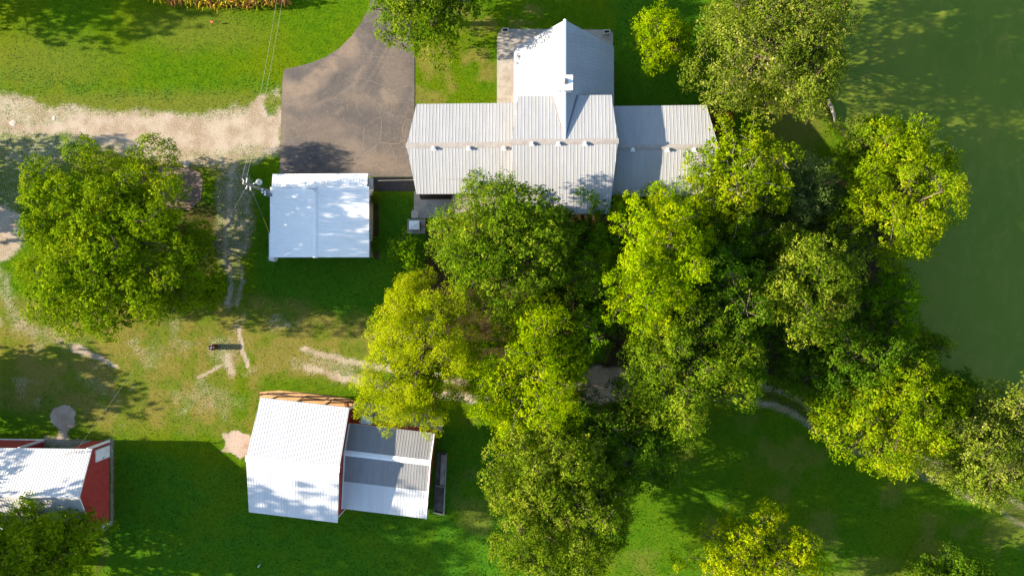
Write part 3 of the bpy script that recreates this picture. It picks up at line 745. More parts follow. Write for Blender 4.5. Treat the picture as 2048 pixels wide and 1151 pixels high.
# ------------------------------------------------------------------ small shed with white roof
shed = empty('garden_shed', P(660, 450), 'small white roofed shed with tan walls beside the utility pole', 'shed')
ZS = 3.3
a_r, b_r = P(630, 372, ZS), P(628, 514, ZS); b_r.x = a_r.x
sw_n, sw_s = P(540, 375, ZS - 0.42), P(538, 514, ZS - 0.42); sw_s.x = sw_n.x
se_n, se_s = P(738, 378, ZS - 0.46), P(738, 514, ZS - 0.46); se_s.x = se_n.x
for q in (sw_s, se_s): q.y = b_r.y
for q in (sw_n, se_n): q.y = a_r.y
slope(shed, [a_r, b_r, sw_s, sw_n], RY, M['roof_shed'], M['white'], 0.24, 4)
slope(shed, [a_r, b_r, se_s, se_n], RY, M['roof_shed'], M['white'], 0.24, 4)
cap(shed, 'ridge_cap', a_r, b_r, (-1, 0, -0.1), (1, 0, -0.1), M['roof_shed'], 0.2)
ln_n, ln_s = P(545, 348, 2.45), P(543, 380, 2.72)
le_n, le_s = P(735, 349, 2.45), P(735, 380, 2.72); ln_s.x = ln_n.x; le_n.y = ln_n.y; le_s.y = ln_s.y; le_s.x = le_n.x
slope(shed, [ln_s, ln_n, le_n, le_s], RX, M['roof_shed'], M['white'], 0.30, 3)
mb = MB(); x0, x1 = sw_n.x + 0.25, P(746, 450).x; y0, y1 = b_r.y + 0.12, ln_n.y - 0.3
mb.prism([(x0, y0, 0), (x1, y0, 0), (x1, y1, 0), (x0, y1, 0)], [(x0, y0, 2.62), (x1, y0, 2.62), (x1, y1, 2.2), (x0, y1, 2.2)]); mb.build('wall', M['tan'], shed)
mb = MB(); mb.prism([(x0, y0, 2.6), (x1, y0, 2.6), (a_r.x, y0, ZS - 0.17)], [(x0, a_r.y - 0.05, 2.6), (x1, a_r.y - 0.05, 2.6), (a_r.x, a_r.y - 0.05, ZS - 0.17)]); mb.build('gable', M['tan'], shed)
door(shed, (x1, y1 - 1.1, 1.05), 0.95, 2.05, '+x', M['white']); window(shed, (x1, y0 + 2.2, 1.5), 1.3, 1.0, '+x'); window(shed, ((x0 + x1) / 2, y0, 1.5), 1.6, 1.0, '-y')
q = P(750, 367, 2.2); mb = MB(); mb.box((x1 + 0.28, q.y, 2.18), (0.56, 1.0, 0.07)); mb.box((x1 + 0.05, q.y - 0.42, 1.95), (0.06, 0.06, 0.42)); mb.box((x1 + 0.05, q.y + 0.42, 1.95), (0.06, 0.06, 0.42)); mb.build('door_canopy', M['concrete_pale'], shed)
mb = MB(); mb.tube([(se_n.x - 0.1, ln_n.y - 0.05, 2.4), (x1 + 0.08, ln_n.y - 0.3, 2.3), (x1 + 0.08, ln_n.y - 0.3, 0.1)], 0.045); mb.build('downspout', M['white'], shed)
mb = MB(); mb.tube([(x1 + 0.03, a_r.y - 0.1, 1.9), (x1 + 0.16, a_r.y - 0.1, 1.9), (x1 + 0.16, a_r.y - 0.1, 2.3)], 0.05); mb.box((x1 + 0.06, a_r.y - 1.3, 1.6), (0.1, 0.35, 0.25)); mb.build('meter_box', M['dark'], shed)
mb = MB(); mb.beam((sw_n.x - 0.07, b_r.y, ZS - 0.50), (sw_n.x - 0.07, b_r.y + 2.3, ZS - 0.50), 0.12, 0.1); mb.build('gutter', M['white'], shed)
q = P(628, 379, ZS + 0.6); mb = MB(); mb.tube([(a_r.x + 0.1, a_r.y - 0.5, ZS - 0.05), (a_r.x - 0.05, a_r.y - 0.3, ZS + 0.7)], 0.025); mb.tube([(a_r.x - 0.45, a_r.y - 0.32, ZS + 0.7), (a_r.x + 0.45, a_r.y - 0.32, ZS + 0.7)], 0.03); mast = mb.build('service_mast', M['dark'], shed)
rb = empty('rain_barrel', P(548, 516), 'round white rain barrel at the shed corner', 'barrel'); q = P(543, 515, 1.0); q.z = 0
mb = MB(); mb.lathe((q.x, q.y - 0.05, 0), [(0.26, 0), (0.29, 0.1), (0.31, 0.5), (0.29, 0.9), (0.27, 1.0)], 16); rbb = mb.build('drum', M['white'], rb, True)
mb = MB(); mb.lathe((q.x, q.y - 0.05, 1.0), [(0.28, 0), (0.28, 0.03), (0.1, 0.05)], 16); mb.build('lid', M['cap_white'], rb)

# ------------------------------------------------------------------ utility pole with transformer, lamp, guy and wires
pole = empty('utility_pole', P(563, 392), 'leaning-looking wooden utility pole with transformer next to the white shed', 'utility pole')
pole['label'] = 'wooden utility pole with transformer next to the small white shed'
pb = P(563, 392); pb.x = min(pb.x, x0 - 0.35); PZ = 8.2; pt = P(487, 366, PZ); pt = Vector((pb.x + (pt.x - pb.x) * 1.0, pb.y + (pt.y - pb.y), PZ))
mb = MB(); mb.tube([pb - Vector((0, 0, 0.0)), pb.lerp(pt, 0.5), pt], [0.17, 0.15, 0.12], 10); mb.build('shaft', M['wood'], pole, True)
def on_pole(f): return pb.lerp(pt, f)
for k, (dx, dy, z) in enumerate(((-0.1, 0.32, 8.05), (0.12, 0.45, 7.75), (-0.05, -0.35, 7.5), (0.1, -0.4, 7.0))):
    a = on_pole(z / PZ); mb = MB(); e = a + Vector((dx, dy, 0)); mb.beam(a, e, 0.06, 0.06); mb.lathe((e.x, e.y, e.z), [(0.05, -0.05), (0.065, 0.02), (0.035, 0.07), (0.055, 0.12), (0.02, 0.18)], 8); mb.build('insulator', M['white'], pole)
a = on_pole(0.83); e = P(517, 364, 6.9); mb = MB(); mb.tube([a, a.lerp(e, 0.5) + Vector((0, 0, 0.1)), e + Vector((-0.1, 0, 0.05))], 0.04); arm = mb.build('lamp_arm', M['steel'], pole)
mb = MB(); mb.lathe((e.x, e.y, e.z), [(0.29, -0.12), (0.27, -0.04), (0.18, 0.0), (0.17, 0.02), (0.10, 0.14), (0.09, 0.2)], 18); mb.build('lamp_head', M['steel'], arm, True)
mb = MB(); mb.lathe((e.x, e.y, e.z + 0.2), [(0.09, 0), (0.09, 0.05)], 10); mb.build('photocell', M['slate'], arm)
for k, (qx, qy, w_) in enumerate(((528, 382, 0.24), (533.5, 387, 0.2))):
    c_ = P(qx, qy, 5.0); mb = MB(); mb.lathe((c_.x, c_.y, 4.2), [(w_, 0), (w_ * 1.04, 0.1), (w_ * 1.04, 0.8), (w_ * 0.9, 0.9), (w_ * 0.3, 0.95)], 14); tr = mb.build('transformer', M['slate'], pole, True)
    for j in (-1, 1):
        mb = MB(); mb.lathe((c_.x - 0.08, c_.y + 0.12 * j, 5.1), [(0.06, 0), (0.09, 0.05), (0.05, 0.1), (0.09, 0.15), (0.04, 0.24)], 8); mb.build('bushing', M['white'], tr)
    a = on_pole(4.6 / PZ); mb = MB(); mb.beam(a, (c_.x, c_.y, 4.6), 0.08, 0.1); mb.build('bracket', M['steel'], tr)
def wire(name, a, b, sag, mat, label, r=0.018, n=22):
    a, b = Vector(a), Vector(b)
    pts = [a.lerp(b, i / n) - Vector((0, 0, sag * 4 * (i / n) * (1 - i / n))) for i in range(n + 1)]
    mb = MB(); mb.tube(pts, r, 5); o = mb.build(name, mat); return tag(o, label, 'wire')
wire('power_line', on_pole(1.0) + Vector((-0.1, 0.32, 0.1)), P(562, -60, 8.6), 0.5, M['wire'], 'thin pale power line crossing the lawn, the western of two', 0.009)
wire('power_line', on_pole(0.95) + Vector((0.12, 0.45, 0.1)), P(574, -60, 8.2), 0.5, M['wire'], 'thin pale power line crossing the lawn, the eastern of two', 0.009)
wire('service_cable', P(756, 361, 3.2), P(1112, 352, 5.3), 0.15, M['wire'], 'thin cable from the shed over the house wing roof', 0.016)
wire('shed_cable', on_pole(0.86), (a_r.x, a_r.y - 0.32, ZS + 0.7), 0.4, M['wire_dark'], 'dark cable from the utility pole to the shed mast', 0.012)
guy = empty('guy_wire', P(545, 460), 'guy wire with yellow guard beside the white shed', 'guy wire')
g1, g0 = on_pole(0.86), P(538, 463, 0.0); g1_ = P(500, 385, 6.6)
mb = MB(); mb.tube([g1, g0], 0.012, 5); mb.build('cable', M['steel'], guy); mb = MB(); d_ = (g1 - g0).normalized(); mb.tube([g0 + d_ * 0.1, g0 + d_ * 2.4], 0.045, 6); mb.build('guard', M['yellow'], guy)
mb = MB(); mb.lathe((g0.x, g0.y, -0.1), [(0.06, 0), (0.05, 0.2)], 8); mb.build('anchor', M['steel'], guy)

# ------------------------------------------------------------------ white roofed barn with lower annexe
barn = empty('barn', P(600, 930), 'bright white roofed red barn with tall gable joined to a lower annexe', 'barn')
ZB, ZBE = 5.0, 3.55
bR0, bR1 = P(492, 916, ZB), P(678, 938, ZB)
bdir = (bR1 - bR0).normalized(); bper = Vector((-bdir.y, bdir.x, 0))
bN0, bN1 = P(521, 796, ZBE), P(697, 813, ZBE)
bS0, bS1 = P(497, 1025, ZBE), P(677, 1043, ZBE)
def on_eave(r, ref):                                          # square the eave up to the ridge direction
    k = (ref - bR0).dot(bper); return Vector((0, 0, 0)) + r + bper * k - Vector((0, 0, ZB - ZBE))
kn = ((bN0 - bR0).dot(bper) + (bN1 - bR0).dot(bper)) / 2; ks = ((bS0 - bR0).dot(bper) + (bS1 - bR0).dot(bper)) / 2
L_ = (bR1 - bR0).length
def bpt(u, v, z): q = bR0 + bdir * u + bper * v; return Vector((q.x, q.y, z))
un0, un1 = ((bN0 - bR0).dot(bdir) + (bS0 - bR0).dot(bdir)) / 2, ((bN1 - bR0).dot(bdir) + (bS1 - bR0).dot(bdir)) / 2
u0, u1 = min(0, un0), max(L_, un1)
slope(barn, [bpt(0, 0, ZB), bpt(L_, 0, ZB), bpt(un1, kn, ZBE), bpt(un0, kn, ZBE)], bdir, M['roof_barn'], M['white'], 0.26, 3)
slope(barn, [bpt(0, 0, ZB), bpt(L_, 0, ZB), bpt(un1, ks, ZBE), bpt(un0, ks, ZBE)], bdir, M['roof_barn'], M['white'], 0.26, 3)
tn_ = (ZB - ZBE) / kn; ts_ = (ZB - ZBE) / -ks
cap(barn, 'ridge_cap', bpt(0, 0, ZB), bpt(L_, 0, ZB), bper + Vector((0, 0, -tn_)), -bper + Vector((0, 0, -ts_)), M['cap_white'], 0.3)
def bsolid(parent, name, ua, ub, prof, mat):
    mb = MB(); mb.prism([bpt(ua, v_, z_) for v_, z_ in prof], [bpt(ub, v_, z_) for v_, z_ in prof]); me = mb.mesh(name)
    bm = bmesh.new(); bm.from_mesh(me); bmesh.ops.recalc_face_normals(bm, faces=bm.faces); bm.to_mesh(me); bm.free(); return link(name, me, mat, parent)
ea, eb = max(0, un0) + 0.25, min(L_, un1) - 0.22
kw = kn - 2.4; zw = ZBE + (ZB - ZBE) * 2.4 / kn - 0.18
bsolid(barn, 'wall', ea, eb, [(kw, 0), (kw, zw), (0, ZB - 0.2), (ks + 0.3, ZBE - 0.12), (ks + 0.3, 0)], M['red'])
gab = [(kn - 0.3, 0.02), (kn - 0.3, ZBE - 0.12), (0, ZB - 0.22), (ks + 0.3, ZBE - 0.12), (ks + 0.3, 0.02)]
ribbed(barn, 'siding_panel', [bpt(eb + 0.01, v_, z_) for v_, z_ in gab], bper, M['red'], 0.3, 4, 0.022)
for k in range(4):
    mb = MB(); q = bpt(ea + (eb - ea) * k / 3.05 + 0.08, kn - 0.45, 0); mb.beam(q, q + Vector((0, 0, ZBE - 0.2)), 0.14, 0.14); mb.build('post', M['wood'], barn)
for v_ in (kn - 0.3, ks + 0.3):
    mb = MB(); mb.beam(bpt(eb + 0.03, v_, 0.0), bpt(eb + 0.03, v_, ZBE - 0.15), 0.12, 0.12); mb.build('corner_trim', M['white'], barn)
# annexe: white ridge cap, grey upper and white lower sheets on the south slope
ZA = 3.15
aR0, aR1 = P(689, 910, ZA), P(862, 920, ZA)
def uv(p): return (p - bR0).dot(bdir), (p - bR0).dot(bper)
ua0, va = uv(aR0); ua1, va1 = uv(aR1); va = (va + va1) / 2
aN = P(697, 847, ZA - 0.62); van = uv(aN)[1]; aN1 = P(866, 864, ZA - 0.62); van = (van + uv(aN1)[1]) / 2
aM = P(688, 965, ZA - 0.55); vam = (uv(aM)[1] + uv(P(858, 979, ZA - 0.55))[1]) / 2
aS = P(686, 1019, ZA - 1.0); vas = (uv(aS)[1] + uv(P(855, 1036, ZA - 1.0))[1]) / 2
zn_ = ZA - 0.62; zm_ = ZA - 0.55; zs_ = zm_ - (vam - vas) * 0.55 / (va - vam)
ua0 = eb + 0.06
ua1 = (uv(P(862, 920, ZA))[0] + uv(P(866, 868, zn_))[0]) / 2
slope(barn, [bpt(ua0, va, ZA), bpt(ua1, va, ZA), bpt(ua1, van, zn_), bpt(ua0, van, zn_)], bdir, M['roof_grey'], M['white'], 0.26, 3)
slope(barn, [bpt(ua0, va, ZA), bpt(ua1, va, ZA), bpt(ua1, vam, zm_), bpt(ua0, vam, zm_)], bdir, M['roof_grey'], M['white'], 0.26, 3)
slope(barn, [bpt(ua0, vam, zm_ - 0.03), bpt(ua1, vam, zm_ - 0.03), bpt(ua1, vas, zs_ - 0.03), bpt(ua0, vas, zs_ - 0.03)], bdir, M['roof_barn'], M['white'], 0.26, 3)
cap(barn, 'ridge_cap', bpt(ua0, va, ZA), bpt(ua1, va, ZA), bper + Vector((0, 0, -0.24)), -bper + Vector((0, 0, -0.24)), M['cap_white'], 0.26)
mb = MB(); mb.beam(bpt(ua0 + 0.06, van, zn_ + 0.06), bpt(ua0 + 0.06, va, ZA + 0.07), 0.12, 0.06); mb.beam(bpt(ua0 + 0.06, va, ZA + 0.07), bpt(ua0 + 0.06, vas, zs_ + 0.06), 0.12, 0.06); mb.build('flashing', M['cap_white'], barn)
mb = MB(); mb.beam(bpt(ua1 + 0.04, van, zn_ + 0.03), bpt(ua1 + 0.04, va, ZA + 0.03), 0.1, 0.14); mb.beam(bpt(ua1 + 0.04, va, ZA + 0.03), bpt(ua1 + 0.04, vas, zs_ + 0.0), 0.1, 0.14); mb.build('rake_trim', M['white'], barn)
bsolid(barn, 'annexe_wall', eb + 0.02, ua1 - 0.15, [(van - 0.15, 0), (van - 0.15, zn_ - 0.15), (va, ZA - 0.18), (vas + 0.2, zs_ - 0.2), (vas + 0.2, 0)], M['red'])
mb = MB(); mb.beam(bpt(ua1 - 0.05, vas + 0.2, 0), bpt(ua1 - 0.05, vas + 0.2, zs_ - 0.2), 0.12, 0.12); mb.build('corner_trim', M['white'], barn)
mb = MB(); q = [bpt(ua0 + 1.0, van + 0.05, 2.2), bpt(ua0 + 2.1, van + 0.05, 2.2), bpt(ua0 + 2.1, van + 0.75, 2.0), bpt(ua0 + 1.0, van + 0.75, 2.0)]
mb.prism([p - Vector((0, 0, 0.06)) for p in q], q); mb.build('door_hood', M['steel'], barn)
# clay feeding floor north of the barn with pipe rails, concrete run beside it
bpx = lambda a, b, z=0.0: P(a, b, z)
sheet('feeding_floor', [(520, 783), (560, 780), (640, 788), (700, 797), (719, 806), (718, 835), (710, 858), (640, 880), (520, 870)], 0.06, M['clay'])['label'] = 'orange clay feeding floor behind the barn'
sheet('concrete_run', [(720, 803), (810, 815), (885, 835), (885, 860), (712, 858), (719, 835)], 0.05, M['concrete'])['label'] = 'grey concrete run beside the clay floor'
rail = empty('pipe_rail', P(600, 790), 'low dark pipe rails dividing the clay feeding floor', 'rail')
def pipe(pts_, nm='pipe', r=0.045, z=0.95):
    w = [P(a, b, z) for a, b in pts_]; mb = MB(); mb.tube(w, r, 6); mb.build(nm, M['dark'], rail)
    for p in w: mb = MB(); mb.tube([(p.x, p.y, 0.0), (p.x, p.y, z)], r, 6); mb.build('post', M['dark'], rail)
pipe([(516, 790), (530, 788), (560, 789), (608, 794), (664, 800), (716, 804)])
pipe([(608, 794), (592, 803)]); pipe([(664, 800), (650, 808)]); pipe([(716, 804), (698, 817)])
hoop = P(697, 808, 0.2); mb = MB(); mb.tube([(hoop.x + 0.38 * math.cos(k * math.pi / 8), hoop.y + 0.3 * math.sin(k * math.pi / 8), 0.15) for k in range(17)], 0.05, 6); tag(mb.build('tyre_ring', M['rust']), 'rusty ring lying on the clay floor behind the barn', 'ring')
mb = MB(); mb.beam(P(722, 842, 0.1), P(800, 850, 0.1), 0.35, 0.1); tag(mb.build('plank', M['concrete_dark']), 'dark wet plank lying along the concrete run', 'plank')
# open concrete trough along the annexe end
tro = empty('concrete_trough', P(878, 965), 'long open concrete trough beside the annexe end of the barn', 'trough')
tq = [P(876, 903), P(893, 905), P(888, 1027), P(868, 1023)]
def lerp4(u, v_): return tq[0].lerp(tq[1], u).lerp(tq[3].lerp(tq[2], u), v_)
for nm, pa, pb2, w_ in (('rim', (0, 0), (1, 0), 0.14), ('rim', (1, 0), (1, 1), 0.14), ('rim', (1, 1), (0, 1), 0.14), ('rim', (0, 0), (0, 1), 0.14), ('rim', (0, .55), (1, .55), 0.12)):
    mb = MB(); mb.beam(lerp4(*pa) + Vector((0, 0, 0.12)), lerp4(*pb2) + Vector((0, 0, 0.12)), w_ * 0.8, 0.24); mb.build(nm, M['concrete_dark'] if pa == (0, 0) else M['concrete'], tro)
def flat(q, z, nm, mat, par):
    mb = MB(); mb.poly([(p.x, p.y) for p in q], z - 0.05, z); return mb.build(nm, mat, par)
flat([lerp4(.45, .03), lerp4(.9, .03), lerp4(.9, .53), lerp4(.45, .53)], 0.16, 'ledge', M['concrete'], tro)
flat([lerp4(.05, .03), lerp4(.95, .03), lerp4(.95, .53), lerp4(.05, .53)], 0.08, 'floor', M['concrete_dark'], tro)
flat([lerp4(.05, .57), lerp4(.95, .57), lerp4(.95, .97), lerp4(.05, .97)], 0.1, 'floor', M['concrete_dark'], tro)

# ------------------------------------------------------------------ red barn at the frame edge
rbn = empty('red_barn', P(100, 960), 'red walled barn with white roof under the dark maple', 'barn')
ZE, ZR = 3.5, 5.3
xE = P(219, 960).x; yN_, yS_ = P(219, 881).y, P(217, 1043).y
rr = P(157, 994, ZR); xW = P(-190, 960).x; ym = rr.y
xo = xE + 0.12
e_n, e_s = P(169, 897, ZE), P(166, 1062, ZE)
xr = P(157, 994, ZR).x; xo_n = e_n.x; xo_s = e_s.x
yno, yso = e_n.y, e_s.y
xo = max(xr, xE) + 0.05
slope(rbn, [(xo, ym, ZR), (xW, ym, ZR), (xW, yno, ZE), (xo, yno, ZE)], RX, M['roof_barn'], M['white'], 0.26, 3)
slope(rbn, [(xo, ym, ZR), (xW, ym, ZR), (xW, yso, ZE), (xo, yso, ZE)], RX, M['roof_barn'], M['white'], 0.26, 3)
cap(rbn, 'ridge_cap', (xo, ym, ZR), (xW, ym, ZR), (0, 1, -(ZR - ZE) / (yno - ym)), (0, -1, -(ZR - ZE) / (ym - yso)), M['roof_barn'], 0.22)
gz_ = lambda y: ZR - 0.2 - abs(y - ym) * ((ZR - ZE) / (yno - ym) if y > ym else (ZR - ZE) / (ym - yso))
prof = [(yN_, 0.0), (yN_, gz_(yN_)), (ym, ZR - 0.2), (yS_, gz_(yS_)), (yS_, 0.0)]
bay0, bay1, bdep = P(88, 881).x, P(186, 881).x, 2.4                # open bay in the north side
xB = [(xW + 0.2, bay0, yN_), (bay0, bay1, yN_ - bdep), (bay1, xE - 0.04, yN_)]
for xa, xb, yt in xB:
    pr = [(yt, 0.0), (yt, gz_(yt)), (ym, ZR - 0.2), (yS_, gz_(yS_)), (yS_, 0.0)]
    mb = MB(); mb.prism([(xa, y_, z_) for y_, z_ in pr], [(xb, y_, z_) for y_, z_ in pr]); me = mb.mesh('wall')
    bm = bmesh.new(); bm.from_mesh(me); bmesh.ops.recalc_face_normals(bm, faces=bm.faces); bm.to_mesh(me); bm.free(); link('wall', me, M['red'], rbn)
ribbed(rbn, 'siding_panel', [(xE - 0.035, y_, z_) for y_, z_ in [(yN_, 0.03)] + prof[1:4] + [(yS_, 0.03)]], RY, M['red'], 0.23, 4, 0.02, 0.06)
ribbed(rbn, 'siding_panel', [(bay1, yN_ + 0.004, 0.03), (xE - 0.04, yN_ + 0.004, 0.03), (xE - 0.04, yN_ + 0.004, gz_(yN_) - 0.02), (bay1, yN_ + 0.004, gz_(yN_) - 0.02)], RX, M['red'], 0.23, 4, 0.02, 0.06)
ribbed(rbn, 'siding_panel', [(xW + 0.2, yN_ + 0.004, 0.03), (bay0, yN_ + 0.004, 0.03), (bay0, yN_ + 0.004, gz_(yN_) - 0.02), (xW + 0.2, yN_ + 0.004, gz_(yN_) - 0.02)], RX, M['red'], 0.23, 4, 0.02, 0.06)
for (xc, yc) in ((xE, yN_), (xE, yS_), (bay0, yN_)):
    mb = MB(); mb.box((xc, yc, gz_(yN_) / 2), (0.2, 0.2, gz_(yN_) - 0.06)); mb.build('corner_trim', M['white'], rbn)
mb = MB(); mb.beam((xW + 0.2, yN_ + 0.06, 0.06), (bay0, yN_ + 0.06, 0.06), 0.1, 0.12); mb.build('base_trim', M['white'], rbn)
d_c = P(206, 898, 1.2); mb = MB(); mb.box((xE + 0.03, yN_ - 1.0, 1.1), (0.09, 1.15, 2.1)); dr = mb.build('door', M['white'], rbn)
mb = MB(); mb.box((xE + 0.1, yN_ - 1.42, 1.05), (0.06, 0.06, 0.16)); mb.build('handle', M['dark'], dr)
mb = MB(); mb.box((xE + 0.02, yN_ - 0.37, 1.1), (0.08, 0.08, 2.2)); mb.build('door_post', M['wood'], rbn)
mb = MB(); mb.tube([P(131, 908, ZE + 0.5), P(150, 903, ZE + 0.9), P(168, 902, ZE + 0.2)], 0.03, 6); ms_ = mb.build('service_mast', M['dark'], rbn)
wire('barn_cable', P(150, 903, ZE + 0.9), on_pole(0.9), 1.1, M['wire'], 'thin service cable from the red barn to the utility pole', 0.004, 30)

# ------------------------------------------------------------------ small things of the yard
ac = empty('heat_pump', P(831, 452), 'boxy heat pump with white top on a concrete pad', 'heat pump')
flat([P(815, 438), P(851, 438), P(851, 467), P(815, 467)], 0.10, 'pad', M['concrete'], ac)
h_ = P(828.5, 450, 0.95); mb = MB(); mb.box((h_.x + 0.02, h_.y, 0.5), (0.92, 0.76, 0.8)); cab = mb.build('cabinet', M['concrete_dark'], ac)
mb = MB(); q = [(h_.x - .5, h_.y - .42), (h_.x + .5, h_.y - .42), (h_.x + .5, h_.y + .42), (h_.x - .5, h_.y + .42)]
mb.add([(*p, 0.9) for p in q] + [(*p, 0.94) for p in q] + [(h_.x, h_.y, 1.06)], [(0, 1, 5, 4), (1, 2, 6, 5), (2, 3, 7, 6), (3, 0, 4, 7), (4, 5, 8), (5, 6, 8), (6, 7, 8), (7, 4, 8), (3, 2, 1, 0)]); mb.build('lid', M['white'], ac)
for k in range(5):
    mb = MB(); mb.box((h_.x, h_.y - 0.40, 0.25 + 0.13 * k), (0.8, 0.03, 0.03)); mb.build('louvre', M['steel'], cab)
oct_ = [(823, 425), (826, 420), (831, 420), (836, 424), (838, 430), (836, 436), (826, 436.5), (823, 434)]
mb = MB(); mb.poly([tuple(P(*p))[:2] for p in oct_], 0.03, 0.13); tag(mb.build('stepping_stone', M['concrete_pale']), 'pale rounded concrete slab between patio and heat pump', 'stone')
flat([P(838, 389), P(905, 389), P(903, 398), P(842, 399)], 0.052, 'planting_bed', M['soil'], None)
tag(bpy.data.objects['planting_bed'], 'dark strip of soil along the house wing eave', 'bed')
def planter(px, py, label):
    c_ = P(px, py); o = empty('planter_box', (c_.x, c_.y, 0.05), label, 'planter', 'planter boxes on the concrete apron')
    for dx, dy, sx, sy in ((0, 0.16, 0.62, 0.07), (0, -0.16, 0.62, 0.07), (-0.275, 0, 0.07, 0.25), (0.275, 0, 0.07, 0.25)):
        mb = MB(); mb.box((c_.x + dx, c_.y + dy, 0.2), (sx, sy, 0.3)); mb.build('side', M['concrete_pale'], o)
    mb = MB(); mb.box((c_.x, c_.y, 0.14), (0.5, 0.27, 0.18)); mb.build('soil', M['soil'], o)
planter(1011, 62.5, 'small planter box on the apron corner nearest the driveway'); planter(1213, 66, 'small planter box on the apron corner nearest the round yellow tree')
brl = empty('burn_barrel', P(431, 693), 'rusty open steel drum casting a long shadow in the yard', 'barrel')
c_ = P(431, 693); mb = MB(); mb.lathe((c_.x, c_.y, 0), [(0.28, 0), (0.29, 0.02), (0.29, 0.28), (0.305, 0.30), (0.29, 0.32), (0.29, 0.57), (0.305, 0.59), (0.29, 0.61), (0.29, 0.86), (0.30, 0.88), (0.27, 0.88), (0.27, 0.1), (0.01, 0.09)], 18); mb.build('drum', M['rust'], brl, True)
mb = MB(); mb.tube([(c_.x - 0.3, c_.y - 0.02, 0.89), (c_.x + 0.3, c_.y + 0.02, 0.89)], 0.018, 6); mb.tube([(c_.x - 0.02, c_.y - 0.3, 0.9), (c_.x + 0.04, c_.y + 0.3, 0.9)], 0.022, 6); mb.build('grate', M['steel'], brl)
fl = empty('marker_flag', P(431, 49), 'tiny pink marker flag standing in the lawn near the corn', 'flag')
c_ = P(431, 49); mb = MB(); mb.tube([(c_.x, c_.y, 0), (c_.x - 0.02, c_.y, 0.5)], 0.012, 6); mb.build('stake', M['steel'], fl)
mb = MB(); mb.prism([(c_.x - 0.02, c_.y, 0.3), (c_.x - 0.32, c_.y + 0.06, 0.34), (c_.x - 0.28, c_.y + 0.14, 0.5), (c_.x - 0.02, c_.y + 0.04, 0.52)], [(c_.x - 0.02, c_.y + 0.02, 0.3), (c_.x - 0.3, c_.y + 0.09, 0.34), (c_.x - 0.26, c_.y + 0.17, 0.5), (c_.x - 0.02, c_.y + 0.06, 0.52)]); mb.build('flag', M['pink'], fl)
c_ = P(520, 1128); mb = MB(); mb.tube([(c_.x, c_.y, 0), (c_.x, c_.y - 0.05, 0.45)], 0.05, 6); tag(mb.build('stake', M['white']), 'short white stake in the shaded lawn at the bottom', 'stake')
rs = random.Random(8)
def rock(px, py, rx, ry, h, label, mat=M['stone']):
    c_ = P(px, py); bm = bmesh.new(); bmesh.ops.create_icosphere(bm, subdivisions=3, radius=1)
    for v_ in bm.verts:
        k = 1 + 0.16 * math.sin(v_.co.x * 3.1 + px) + 0.12 * math.sin(v_.co.y * 4.3 + py) + rs.uniform(-.05, .05)
        v_.co = Vector((c_.x + v_.co.x * rx * k, c_.y + v_.co.y * ry * k, v_.co.z * h * k))
    me = bpy.data.meshes.new('boulder'); bm.to_mesh(me); bm.free(); tag(link('boulder', me, mat), label, 'rock')
rock(25, 246, 0.36, 0.32, 0.035, 'flat pale limestone boulder, the larger on the gravel track')
rock(108, 236, 0.26, 0.2, 0.03, 'flat pale limestone boulder, the smaller on the gravel track')
rock(372, 327, 0.45, 0.32, 0.035, 'flat grey stone beside the brown parking slab', M['concrete'])
def log(pts_, r, label):
    w = [P(a, b, z) for a, b, z in pts_]; mb = MB(); mb.tube(w, [r * q for q in (1, .95, .8, .55)][:len(w)], 8); tag(mb.build('driftwood_log', M['log'], None, True), label, 'log')
log([(1656, 200, 0.0), (1661, 212, 0.02), (1668, 228, 0.0), (1671, 245, -0.1)], 0.17, 'thick bleached log lying along the pond bank')
log([(1660, 205, 0.12), (1666, 217, 0.1), (1668, 232, 0.05), (1669, 243, 0.0)], 0.1, 'thin bleached log lying on the thicker bank log')

